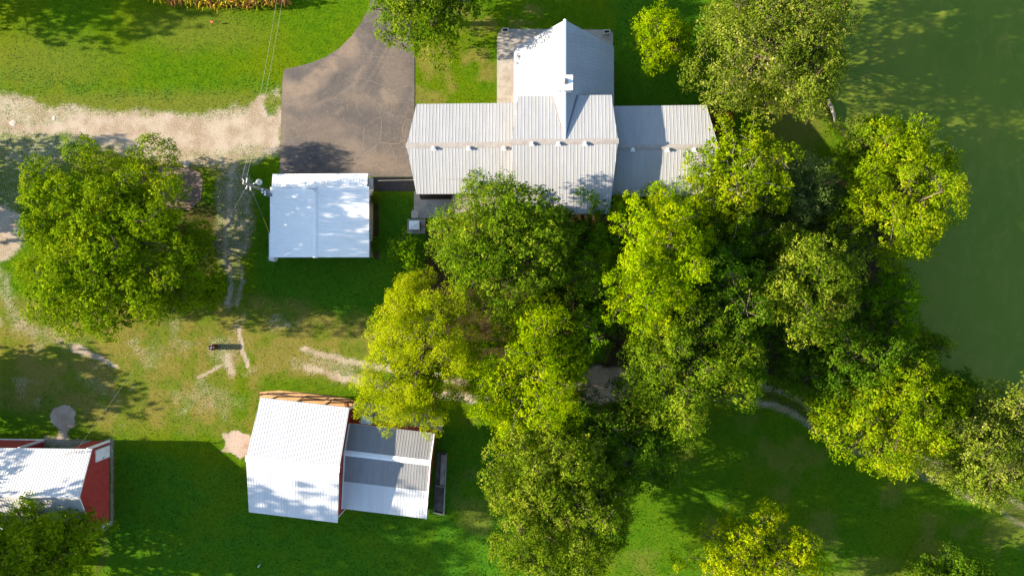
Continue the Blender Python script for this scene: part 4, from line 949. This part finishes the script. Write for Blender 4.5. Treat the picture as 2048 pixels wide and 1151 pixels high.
# ------------------------------------------------------------------ trees
def leaf_mat(name, dark, mid, tip, trans=0.42):
    """leaf colours differ from sprig to sprig and leaf to leaf"""
    t = NT(name); tint = t.attr('tint').outputs['Fac']
    nz = t.noise(t.pos(), 0.35, 3, 0.5)
    f = t.math('ADD', t.math('MULTIPLY', tint, 0.75), t.math('MULTIPLY', t.math('SUBTRACT', nz, 0.37), 1.0))
    c = t.mix(t.ramp(f, 0.05, 0.55), dark, mid); c = t.mix(t.ramp(f, 0.55, 1.0), c, tip)
    dif, trl = t.n('BsdfDiffuse', Color=c), t.n('BsdfTranslucent', Color=t.mix(0.5, c, tuple(min(1, q * 1.25) for q in mid)))
    a = t.n('MixShader', Fac=trans); t.put(a.inputs[1], dif.outputs[0]); t.put(a.inputs[2], trl.outputs[0])
    t.put(t.o.inputs[0], a.outputs[0]); return t.m
LEAF = {
    'lush':   leaf_mat('maple leaves', (0.066, 0.132, 0.0036), (0.144, 0.222, 0.0036), (0.258, 0.3, 0.0072), 0.34),
    'green':  leaf_mat('green leaves', (0.0506, 0.1155, 0.0044), (0.1155, 0.1925, 0.0066), (0.253, 0.286, 0.0176)),
    'lime':   leaf_mat('lime leaves', (0.095, 0.190, 0.002), (0.225, 0.325, 0.002), (0.385, 0.410, 0.004), 0.5),
    'feather': leaf_mat('feathery yellow green leaves', (0.150, 0.215, 0.003), (0.290, 0.345, 0.004), (0.410, 0.425, 0.012), 0.5),
    'olive':  leaf_mat('olive oak leaves', (0.045, 0.092, 0.004), (0.115, 0.175, 0.006), (0.270, 0.290, 0.030), 0.36),
    'pale':   leaf_mat('pale olive leaves', (0.048, 0.090, 0.006), (0.130, 0.180, 0.012), (0.330, 0.325, 0.070), 0.36),
    'yellow': leaf_mat('yellow green leaves', (0.066, 0.128, 0.002), (0.165, 0.245, 0.003), (0.335, 0.345, 0.010), 0.42),
    'gold':   leaf_mat('golden green leaves', (0.080, 0.150, 0.002), (0.235, 0.300, 0.003), (0.430, 0.415, 0.006), 0.42),
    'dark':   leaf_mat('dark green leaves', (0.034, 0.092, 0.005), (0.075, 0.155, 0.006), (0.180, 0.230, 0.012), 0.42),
    'grey':   leaf_mat('grey green leaves', (0.0495, 0.1012, 0.0154), (0.1155, 0.176, 0.033), (0.275, 0.286, 0.088), 0.38),
    'bright': leaf_mat('bright green leaves', (0.05175, 0.1437, 0.0023), (0.115, 0.2357, 0.00345), (0.253, 0.322, 0.00575), 0.5),
    'flower': leaf_mat('coral blossom', (0.20, 0.03, 0.02), (0.42, 0.06, 0.04), (0.6, 0.14, 0.09), 0.3),
}
def unit(v): return v / np.maximum(np.linalg.norm(v, axis=-1, keepdims=True), 1e-6)
def leaf_mesh(name, ctr, nrm, size, tint, rng, aspect=0.55):
    n = len(ctr); r = unit(rng.normal(size=(n, 3))); ta = unit(np.cross(nrm, r)); tb = np.cross(nrm, ta)
    s = size[:, None]; fold = nrm * s * rng.uniform(-0.05, 0.3, (n, 1))
    v = np.stack([ctr + ta * s, ctr + tb * s * aspect + fold, ctr - ta * s, ctr - tb * s * aspect + fold], 1).reshape(-1, 3)
    me = np_mesh(name, v, np.arange(4 * n).reshape(-1, 4))
    fattr(me, 'tint', np.repeat(tint, 4)); return me
TREE_SEED = [100]
TRIS = [0]
def tree(name, label, px, py, rx_px, ry_px, height, base, style, lobes=38, lobe=0.27, leaf=0.13, dens=190, cover=1.0, bark='bark', cat='tree', group=None,
         drop=0.0, rough=0.16, sprig=0.26, upright=False, trunk_r=None, flower=None, low=-0.6, clump=11, boughs=None):
    """crown of leafy boughs round a branching trunk; px, py and radii as seen in the photo at mid-crown height"""
    TREE_SEED[0] += 7; rng = np.random.default_rng(TREE_SEED[0]); rnd = random.Random(TREE_SEED[0])
    zc = (height + base) / 2; rz = (height - base) / 2
    k = FOC / (CAM_H - zc); c = np.array(P(px, py, zc)); R = np.array([rx_px / k * 1.2, ry_px / k * 1.2, rz])
    root = empty(name, (c[0], c[1], 0.0), label, cat, group)
    # bough centres: spread over the upper shell and some inside
    gold = math.pi * (3 - math.sqrt(5)); cs, ls = [], []
    n_s = int(lobes * 1.3); ph = rng.uniform(0, 6.28, 4)
    for bx, by, br in boughs or ():
        rho = math.hypot((bx - px) / rx_px, (by - py) / ry_px); zb = zc + rz * (0.86 * math.sqrt(max(0.0, 1 - 0.85 * rho * rho)) - 0.25) + rng.normal(0, 0.09) * rz
        q = np.array(P(bx, by, zb)); cs.append(list((q - c) / R)); ls.append(1.06 * br * (CAM_H - zb) / FOC / math.sqrt(R[0] * R[1]))
    for i in range(n_s if not boughs else 0):
        z = 1 - 2 * (i + 0.5) / n_s
        if z < low: continue
        a = gold * i + rng.normal(0, 0.35); q = math.sqrt(1 - z * z)
        if rng.random() < drop: continue
        out = 1 + rough * (math.sin(2 * a + ph[0]) * 0.6 + math.sin(3 * a + ph[1]) * 0.5 + math.sin(5 * a + ph[2]) * 0.45)
        l = 1.1 * lobe * rng.uniform(0.6, 1.35); f = rng.uniform(0.74, 1.04) * (1 - l * 0.72) * out
        cs.append([q * math.cos(a) * f, q * math.sin(a) * f, z * f * 1.02 + rng.normal(0, 0.07)]); ls.append(l * 1.2)
    if boughs:                                            # a skirt of lower boughs closes the crown below
        for i in range(int(lobes * 0.6)):
            a = gold * i * 1.7 + rng.uniform(0, 0.5); f = rng.uniform(0.45, 0.85); cs.append([math.cos(a) * f, math.sin(a) * f, rng.uniform(-0.75, -0.25)]); ls.append(lobe * rng.uniform(0.9, 1.3))
    n_out = len(cs)
    for i in range(int(lobes * 0.5)):
        v_ = unit(rng.normal(size=3)); cs.append(list(v_ * rng.uniform(0.25, 0.62) * [1, 1, 0.8] + [0, 0, 0.1])); ls.append(1.4 * lobe * rng.uniform(0.8, 1.2))
    cs, ls = np.array(cs), np.array(ls); Rm = math.sqrt(R[0] * R[1])
    wc = c + cs * R
    # clumps over each bough, leaves over each clump
    area = math.pi * R[0] * R[1]; n_leaf = int(1.9 * dens * area * cover); per = 5
    nb_ = max(5, int(clump)); sb = np.repeat(np.arange(len(ls)), nb_); nq = len(sb)
    d1 = unit(rng.normal(size=(nq, 3)) + np.array([0, 0, 0.3])); rad = ls[sb] * Rm
    sc_ = wc[sb] + d1 * (rad * rng.uniform(0.5, 0.76, nq))[:, None] * np.array([1, 1, 0.8]); sr = rad * rng.uniform(0.22, 0.38, nq)
    w = sr ** 2 * np.where(sb >= n_out, 0.35, 1.0); cnt = np.maximum(2, (w / w.sum() * n_leaf / per)).astype(int)
    qi = np.repeat(np.arange(nq), cnt); ns = len(qi); bi = sb[qi]
    d2 = unit(rng.normal(size=(ns, 3)) + 0.7 * d1[qi] + np.array([0, 0, 0.2])); d = unit(0.65 * d2 + 0.45 * d1[qi])
    sp = sc_[qi] + d2 * (sr[qi] * rng.uniform(0.5, 1.1, ns) ** 0.5)[:, None] * np.array([1, 1, 0.85])
    ctint = rng.normal(0, 0.17, nq)
    stint = np.clip(rng.normal(0.48, 0.15, ns) + ctint[qi] + 0.12 * np.sin(bi * 12.9), 0, 1)
    li = np.repeat(np.arange(ns), per); nl = len(li)
    off = rng.normal(size=(nl, 3)) * sprig * np.array([0.4, 0.4, 0.3])
    if upright: off *= np.array([0.6, 0.6, 1.5])
    ctr = sp[li] + off
    ctr[:, 2] = np.maximum(ctr[:, 2], 0.25)
    nrm = unit(0.8 * d[li] + np.array([0, 0, 0.22]) + rng.normal(size=(nl, 3)) * 0.48)
    size = 0.78 * leaf * rng.uniform(0.55, 1.35, nl) * np.where(bi[li] >= n_out, 1.7, 1.0); tint = np.clip(stint[li] + rng.normal(0, 0.12, nl), 0, 1)
    me = leaf_mesh('crown', ctr, nrm, size, tint, rng); TRIS[0] += 2 * nl
    crown = link('crown', me, LEAF[style], root)
    if flower:
        top = rng.choice(ns, int(ns * flower), replace=False); fi = np.repeat(top, 8)
        fc = sp[fi] + d[fi] * 0.15 + rng.normal(size=(len(fi), 3)) * 0.12
        fm = leaf_mesh('blossom', fc, unit(rng.normal(size=(len(fi), 3)) + [0, 0, 0.5]), 0.07 * rng.uniform(0.6, 1.3, len(fi)), rng.random(len(fi)), rng, 0.8)
        link('blossom', fm, LEAF['flower'], root)
    # trunk and limbs
    tr = trunk_r or max(0.06, 0.028 * height); top_z = base + rz * 1.15
    b0 = Vector((c[0], c[1], 0)); tp = [b0]
    for i in range(1, 6):
        f = i / 5; tp.append(Vector((c[0] + rnd.uniform(-.12, .12) * R[0] * f, c[1] + rnd.uniform(-.12, .12) * R[1] * f, top_z * f)))
    mb = MB(); mb.tube([tp[0] + Vector((0, 0, -0.05))] + tp[1:], [tr * 1.35, tr, tr * .9, tr * .75, tr * .6, tr * .4], 8); mb.build('trunk', M[bark], root, True)
    mb = MB()
    for q, l in zip(wc, ls):
        e = Vector(q); f = min(0.92, max(0.3, (e.z - base * 0.2) / top_z * 0.62 + rnd.uniform(-.08, .05))); i = int(f * 5); s_ = tp[i].lerp(tp[min(i + 1, 5)], f * 5 - i)
        m1 = s_.lerp(e, 0.4) + Vector((rnd.uniform(-.3, .3), rnd.uniform(-.3, .3), 0.12 * (e - s_).length)); m2 = s_.lerp(e, 0.75) + Vector((rnd.uniform(-.25, .25), rnd.uniform(-.25, .25), 0.08 * (e - s_).length))
        r0 = tr * rnd.uniform(0.18, 0.32); mb.tube([s_, m1, m2, e], [r0, r0 * .75, r0 * .5, r0 * .25], 5)
        for _ in range(4):
            dv = Vector(unit(rng.normal(size=3))) * l * Rm * 0.95; dv.z = abs(dv.z) * 0.7
            st = m2.lerp(e, rnd.uniform(0.3, 1)); mb.tube([st, st + dv * 0.55 + Vector((0, 0, 0.06)), st + dv], [r0 * .35, r0 * .25, r0 * .12], 4)
    mb.build('branches', M[bark], root)
    return root
T = tree
B_MAPLE = [(165, 308, 50), (78, 345, 46), (70, 390, 40), (118, 372, 34), (200, 390, 44), (332, 382, 50), (296, 442, 48), (74, 455, 44), (150, 474, 46), (200, 448, 34), (66, 545, 44), (125, 535, 36), (182, 534, 44),
           (282, 540, 46), (240, 500, 36), (362, 500, 44), (392, 562, 36), (86, 610, 50), (190, 622, 52), (300, 604, 48), (378, 606, 34), (215, 664, 28), (140, 655, 34), (256, 350, 26), (330, 560, 40), (240, 580, 40)]
B_MAPLE = [(a, b, c * 0.88) for a, b, c in B_MAPLE]
B_OAK = [(1000, 905, 38), (988, 958, 34), (1040, 880, 34), (1066, 930, 40), (1120, 900, 36), (1098, 862, 32), (1150, 938, 32), (1060, 985, 38), (1012, 1003, 32), (1110, 1000, 38), (1160, 1012, 36), (1200, 950, 32), (1250, 985, 28),
         (1214, 1040, 32), (1036, 1062, 40), (1098, 1076, 42), (1160, 1082, 38), (1030, 1120, 38), (1090, 1142, 42), (1168, 1142, 36), (1204, 1102, 28), (1130, 1045, 30), (1185, 895, 30)]
B_LIME = [(1330, 388, 32), (1290, 422, 36), (1348, 440, 40), (1266, 402, 20), (1240, 447, 23), (1300, 476, 40), (1366, 490, 40), (1270, 520, 36), (1330, 540, 44), (1392, 540, 32), (1240, 562, 34), (1300, 592, 42), (1360, 592, 40),
          (1230, 622, 30), (1290, 642, 36), (1406, 482, 28), (1276, 672, 24), (1335, 650, 30)]
B_GREEN = [(960, 372, 30), (1010, 365, 28), (1045, 400, 36), (985, 405, 40), (930, 415, 36), (895, 455, 36), (950, 460, 44), (1010, 450, 44), (1070, 445, 40), (1105, 420, 30), (1090, 500, 40), (1030, 505, 44), (970, 520, 46), (910, 515, 40), (880, 495, 28),
           (945, 570, 42), (1005, 570, 46), (1065, 560, 42), (1110, 545, 34), (985, 615, 36), (1040, 615, 32), (1120, 480, 30)]
T('maple_tree', 'huge round lush green maple left of the small shed', 218, 484, 184, 190, 11.6, 0.8, 'lush', 27, 0.245, 0.125, 190, clump=26, rough=0.2, boughs=B_MAPLE)
T('leafy_tree', 'leafy green tree overhanging the top of the driveway', 850, 4, 108, 88, 9.5, 0.8, 'green', 30, 0.27, 0.12, 220, upright=True)
T('small_tree', 'small round yellow green tree on the lawn by the hall', 1322, 80, 52, 61, 5.6, 0.6, 'lime', 24, 0.3, 0.10, 260)
T('oak_tree', 'big olive oak between the lawn and the pond at the top', 1540, 86, 150, 132, 13.0, 0.3, 'pale', 34, 0.225, 0.115, 225, clump=28, low=-0.9)
T('sparse_tree', 'thin yellowing tree with bare pale branches over the east wing', 1474, 360, 92, 108, 10.5, 2.0, 'yellow', 40, 0.2, 0.12, 135, bark='bark_pale', drop=0.12, rough=0.1)
T('bushy_tree', 'grey green bushy tree right of the thin yellowing tree', 1610, 376, 68, 68, 8.0, 1.0, 'grey', 26, 0.28, 0.11, 220)
T('bank_tree', 'tall golden green tree leaning over the pond bank', 1798, 392, 86, 142, 11.0, 1.2, 'yellow', 32, 0.225, 0.12, 215, clump=22)
T('bank_tree', 'mid green tree at the pond bank near the driftwood', 1738, 280, 64, 50, 6.8, 0.3, 'green', 24, 0.3, 0.11, 210)
T('shade_tree', 'dark olive crowned tree in the middle of the wood', 1605, 570, 98, 102, 12.5, 2.0, 'olive', 24, 0.265, 0.12, 210, clump=24)
T('young_tree', 'bright green young tree at the pond with yellow tip', 1772, 605, 66, 58, 8.0, 0.8, 'bright', 26, 0.28, 0.11, 220)
T('shade_tree', 'dark green spreading tree in shade beside the pond', 1700, 728, 132, 88, 8.5, 0.8, 'dark', 40, 0.24, 0.12, 190)
T('bank_tree', 'yellow green tree above the gravel lane end near the pond', 1778, 830, 130, 96, 10.5, 0.8, 'yellow', 30, 0.235, 0.12, 210, clump=22)
T('bank_tree', 'pale olive tree at the right end of the pond bank', 1975, 885, 106, 112, 11.0, 0.8, 'pale', 30, 0.235, 0.12, 210, clump=22)
T('garden_tree', 'dense green tree rising behind the west wing patio', 994, 482, 142, 142, 12.5, 1.0, 'green', 28, 0.245, 0.12, 210, clump=26, boughs=B_GREEN)
T('tall_tree', 'tallest bright lime tree behind the east wing', 1318, 530, 126, 152, 14.5, 1.0, 'lime', 40, 0.205, 0.12, 190, rough=0.22, clump=24, boughs=B_LIME)
T('young_tree', 'slender bright green tree growing against the middle roof', 1214, 468, 52, 84, 8.0, 1.0, 'bright', 26, 0.22, 0.11, 130, rough=0.3, drop=0.2)
T('round_tree', 'dense dark green round tree above the gravel lane', 1378, 716, 122, 134, 11.5, 2.2, 'green', 26, 0.255, 0.115, 250, clump=30)
T('shade_tree', 'dark green tree right of the tallest lime tree', 1442, 570, 66, 118, 12.0, 1.0, 'dark', 30, 0.26, 0.12, 190)
T('feathery_tree', 'feathery yellow green tree overhanging the barn annexe', 838, 705, 108, 158, 12.0, 1.5, 'feather', 40, 0.205, 0.085, 330, sprig=0.24)
T('garden_tree', 'bright lime green tree between feathery tree and lane', 1056, 744, 124, 130, 12.0, 0.8, 'lime', 30, 0.235, 0.115, 220, clump=24)
T('oak_tree', 'massive olive oak at the bottom centre right of the barn', 1116, 1012, 148, 164, 13.0, 4.0, 'olive', 46, 0.195, 0.11, 250, clump=24, boughs=B_OAK, low=-0.45)
T('shade_tree', 'shaded dark green tree between lane and massive oak', 1246, 876, 106, 104, 9.0, 0.6, 'dark', 40, 0.26, 0.12, 190)
T('golden_tree', 'golden yellow tree at the bottom edge of the lawn', 1515, 1112, 116, 92, 8.5, 2.6, 'gold', 44, 0.2, 0.10, 200, rough=0.25, upright=True, low=-0.4)
T('low_tree', 'low dark green tree cut by the bottom edge', 1885, 1162, 92, 50, 5.5, 0.4, 'dark', 26, 0.26, 0.11, 190)
T('maple_tree', 'dark green maple overhanging the red barn roof', 78, 1092, 118, 92, 10.5, 0.5, 'lush', 38, 0.26, 0.13, 200)
T('shrub', 'feathery bright green shrub below the heat pump', 818, 508, 40, 36, 3.2, 0.2, 'bright', 18, 0.3, 0.09, 190, cat='shrub', upright=True)
T('crape_myrtle', 'small shrub with coral flowers at the east wing corner', 1440, 246, 18, 20, 3.2, 0.3, 'green', 14, 0.36, 0.08, 260, cat='shrub', flower=0.3)
T('understorey_tree', 'low dark tree in the gap behind the middle block', 1128, 545, 64, 110, 8.5, 0.4, 'green', 24, 0.28, 0.11, 170)
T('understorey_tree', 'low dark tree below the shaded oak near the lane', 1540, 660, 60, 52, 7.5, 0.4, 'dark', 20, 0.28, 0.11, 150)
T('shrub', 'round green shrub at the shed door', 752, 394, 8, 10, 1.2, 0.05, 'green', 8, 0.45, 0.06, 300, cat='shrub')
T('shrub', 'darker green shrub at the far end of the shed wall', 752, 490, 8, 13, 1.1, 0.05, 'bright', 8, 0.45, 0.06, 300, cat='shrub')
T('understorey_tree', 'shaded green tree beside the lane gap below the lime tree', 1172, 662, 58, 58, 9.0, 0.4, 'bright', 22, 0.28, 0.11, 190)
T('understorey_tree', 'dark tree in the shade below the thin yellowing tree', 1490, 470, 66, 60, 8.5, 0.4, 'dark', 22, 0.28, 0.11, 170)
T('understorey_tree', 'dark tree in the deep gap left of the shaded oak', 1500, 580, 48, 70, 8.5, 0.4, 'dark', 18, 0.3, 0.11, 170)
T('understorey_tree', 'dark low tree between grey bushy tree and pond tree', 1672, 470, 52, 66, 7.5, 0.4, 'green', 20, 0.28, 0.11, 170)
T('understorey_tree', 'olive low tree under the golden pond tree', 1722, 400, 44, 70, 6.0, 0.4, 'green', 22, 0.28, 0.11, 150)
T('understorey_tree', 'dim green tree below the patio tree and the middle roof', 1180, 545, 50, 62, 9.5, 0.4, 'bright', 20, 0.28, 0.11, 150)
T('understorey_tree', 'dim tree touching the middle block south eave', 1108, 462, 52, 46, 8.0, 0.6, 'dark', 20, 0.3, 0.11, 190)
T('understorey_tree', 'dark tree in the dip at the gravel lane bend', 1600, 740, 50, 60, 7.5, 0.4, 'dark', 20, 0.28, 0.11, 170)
T('bank_shrub', 'dark shrub at the water edge between yellow and pale bank trees', 1905, 772, 42, 34, 4.0, 0.1, 'dark', 18, 0.3, 0.11, 190)
T('bank_shrub', 'green shrub at the water edge below the bright young tree', 1842, 690, 42, 40, 5.0, 0.1, 'green', 18, 0.3, 0.11, 190)
# trees just outside the frame whose long shadows reach into it
for px_, py_, r_, h_t, lb in ((-300, -105, 130, 13, 'tall tree beyond the top left corner shading the lawn'), (-235, 372, 110, 9, 'tree beyond the frame shading the gravel at the large maple'),
                              (-215, 790, 88, 7.5, 'tree beyond the frame shading the yard above the red barn'), (-330, 945, 76, 9.5, 'tree beyond the frame dappling the red barn roof'),
                              (-190, 1085, 105, 20, 'very tall tree beyond the bottom left corner shading the long lawn'), (-110, 1200, 120, 18, 'tall tree below the bottom left corner shading the clover'),
                              (1610, -125, 120, 13, 'tree above the big olive oak at the top edge')):
    T('shade_tree', lb, px_, py_, r_, r_, h_t, 0.4, 'green', 34, 0.27, 0.26, 40, low=-0.95)

# ------------------------------------------------------------------ corn at the top edge
def corn_mesh(seed):
    rn = random.Random(seed); mb = MB(); mb.tube([(0, 0, 0), (rn.uniform(-.05, .05), rn.uniform(-.05, .05), 1.9)], [0.02, 0.008], 5); fs = []
    for k in range(9):
        z = 0.3 + 0.17 * k; a = k * 2.5 + rn.uniform(-.6, .6); L = rn.uniform(0.5, 0.85); w = 0.065
        d = Vector((math.cos(a), math.sin(a), 0)); s_ = Vector((-d.y, d.x, 0)) * w; p0, p1, p2 = Vector((0, 0, z)), Vector((0, 0, z + 0.22)) + d * L * 0.5, Vector((0, 0, z - rn.uniform(0, .3))) + d * L
        mb.add([p0 - s_ * .5, p0 + s_ * .5, p1 + s_, p1 - s_, p2], [(0, 1, 2, 3), (3, 2, 4)])
    return mb
def corn_mat(nm, col): 
    return leaf_mat(nm, tuple(q * 0.6 for q in col), col, tuple(min(1, q * 1.4) for q in col), 0.35)
cmats = [corn_mat('yellowing corn', (0.36, 0.28, 0.02)), corn_mat('dry brown corn', (0.42, 0.20, 0.06)), corn_mat('green corn', (0.22, 0.24, 0.015))]
cms = []
for i in range(6):
    me = corn_mesh(40 + i).mesh('corn_plant'); me.materials.append(cmats[(0, 1, 0, 2, 1, 0)[i]]); fattr(me, 'tint', [random.Random(i + k).random() for k in range(len(me.vertices))]); cms.append(me)
rc = random.Random(3)
for row, (y0, x0_, x1_) in enumerate(((13, 325, 572), (1, 300, 572), (-14, 280, 572), (-30, 260, 572))):
    x = x0_
    while x < x1_:
        x += rc.uniform(6.5, 9.5); yb = y0 + (min(0, (x - 440) * 0.055) if x < 440 else -max(0, (x - 520)) * 0.1) + rc.uniform(-3, 3)
        p = P(x, yb); o = bpy.data.objects.new('corn_plant', rc.choice(cms)); C.objects.link(o); o.location = p; o.rotation_euler.z = rc.uniform(0, 6.28); o.scale = (1, 1, rc.uniform(0.8, 1.1))
        tag(o, 'yellowing corn plant in the field edge along the top lawn', 'corn', 'corn plants at the field edge')
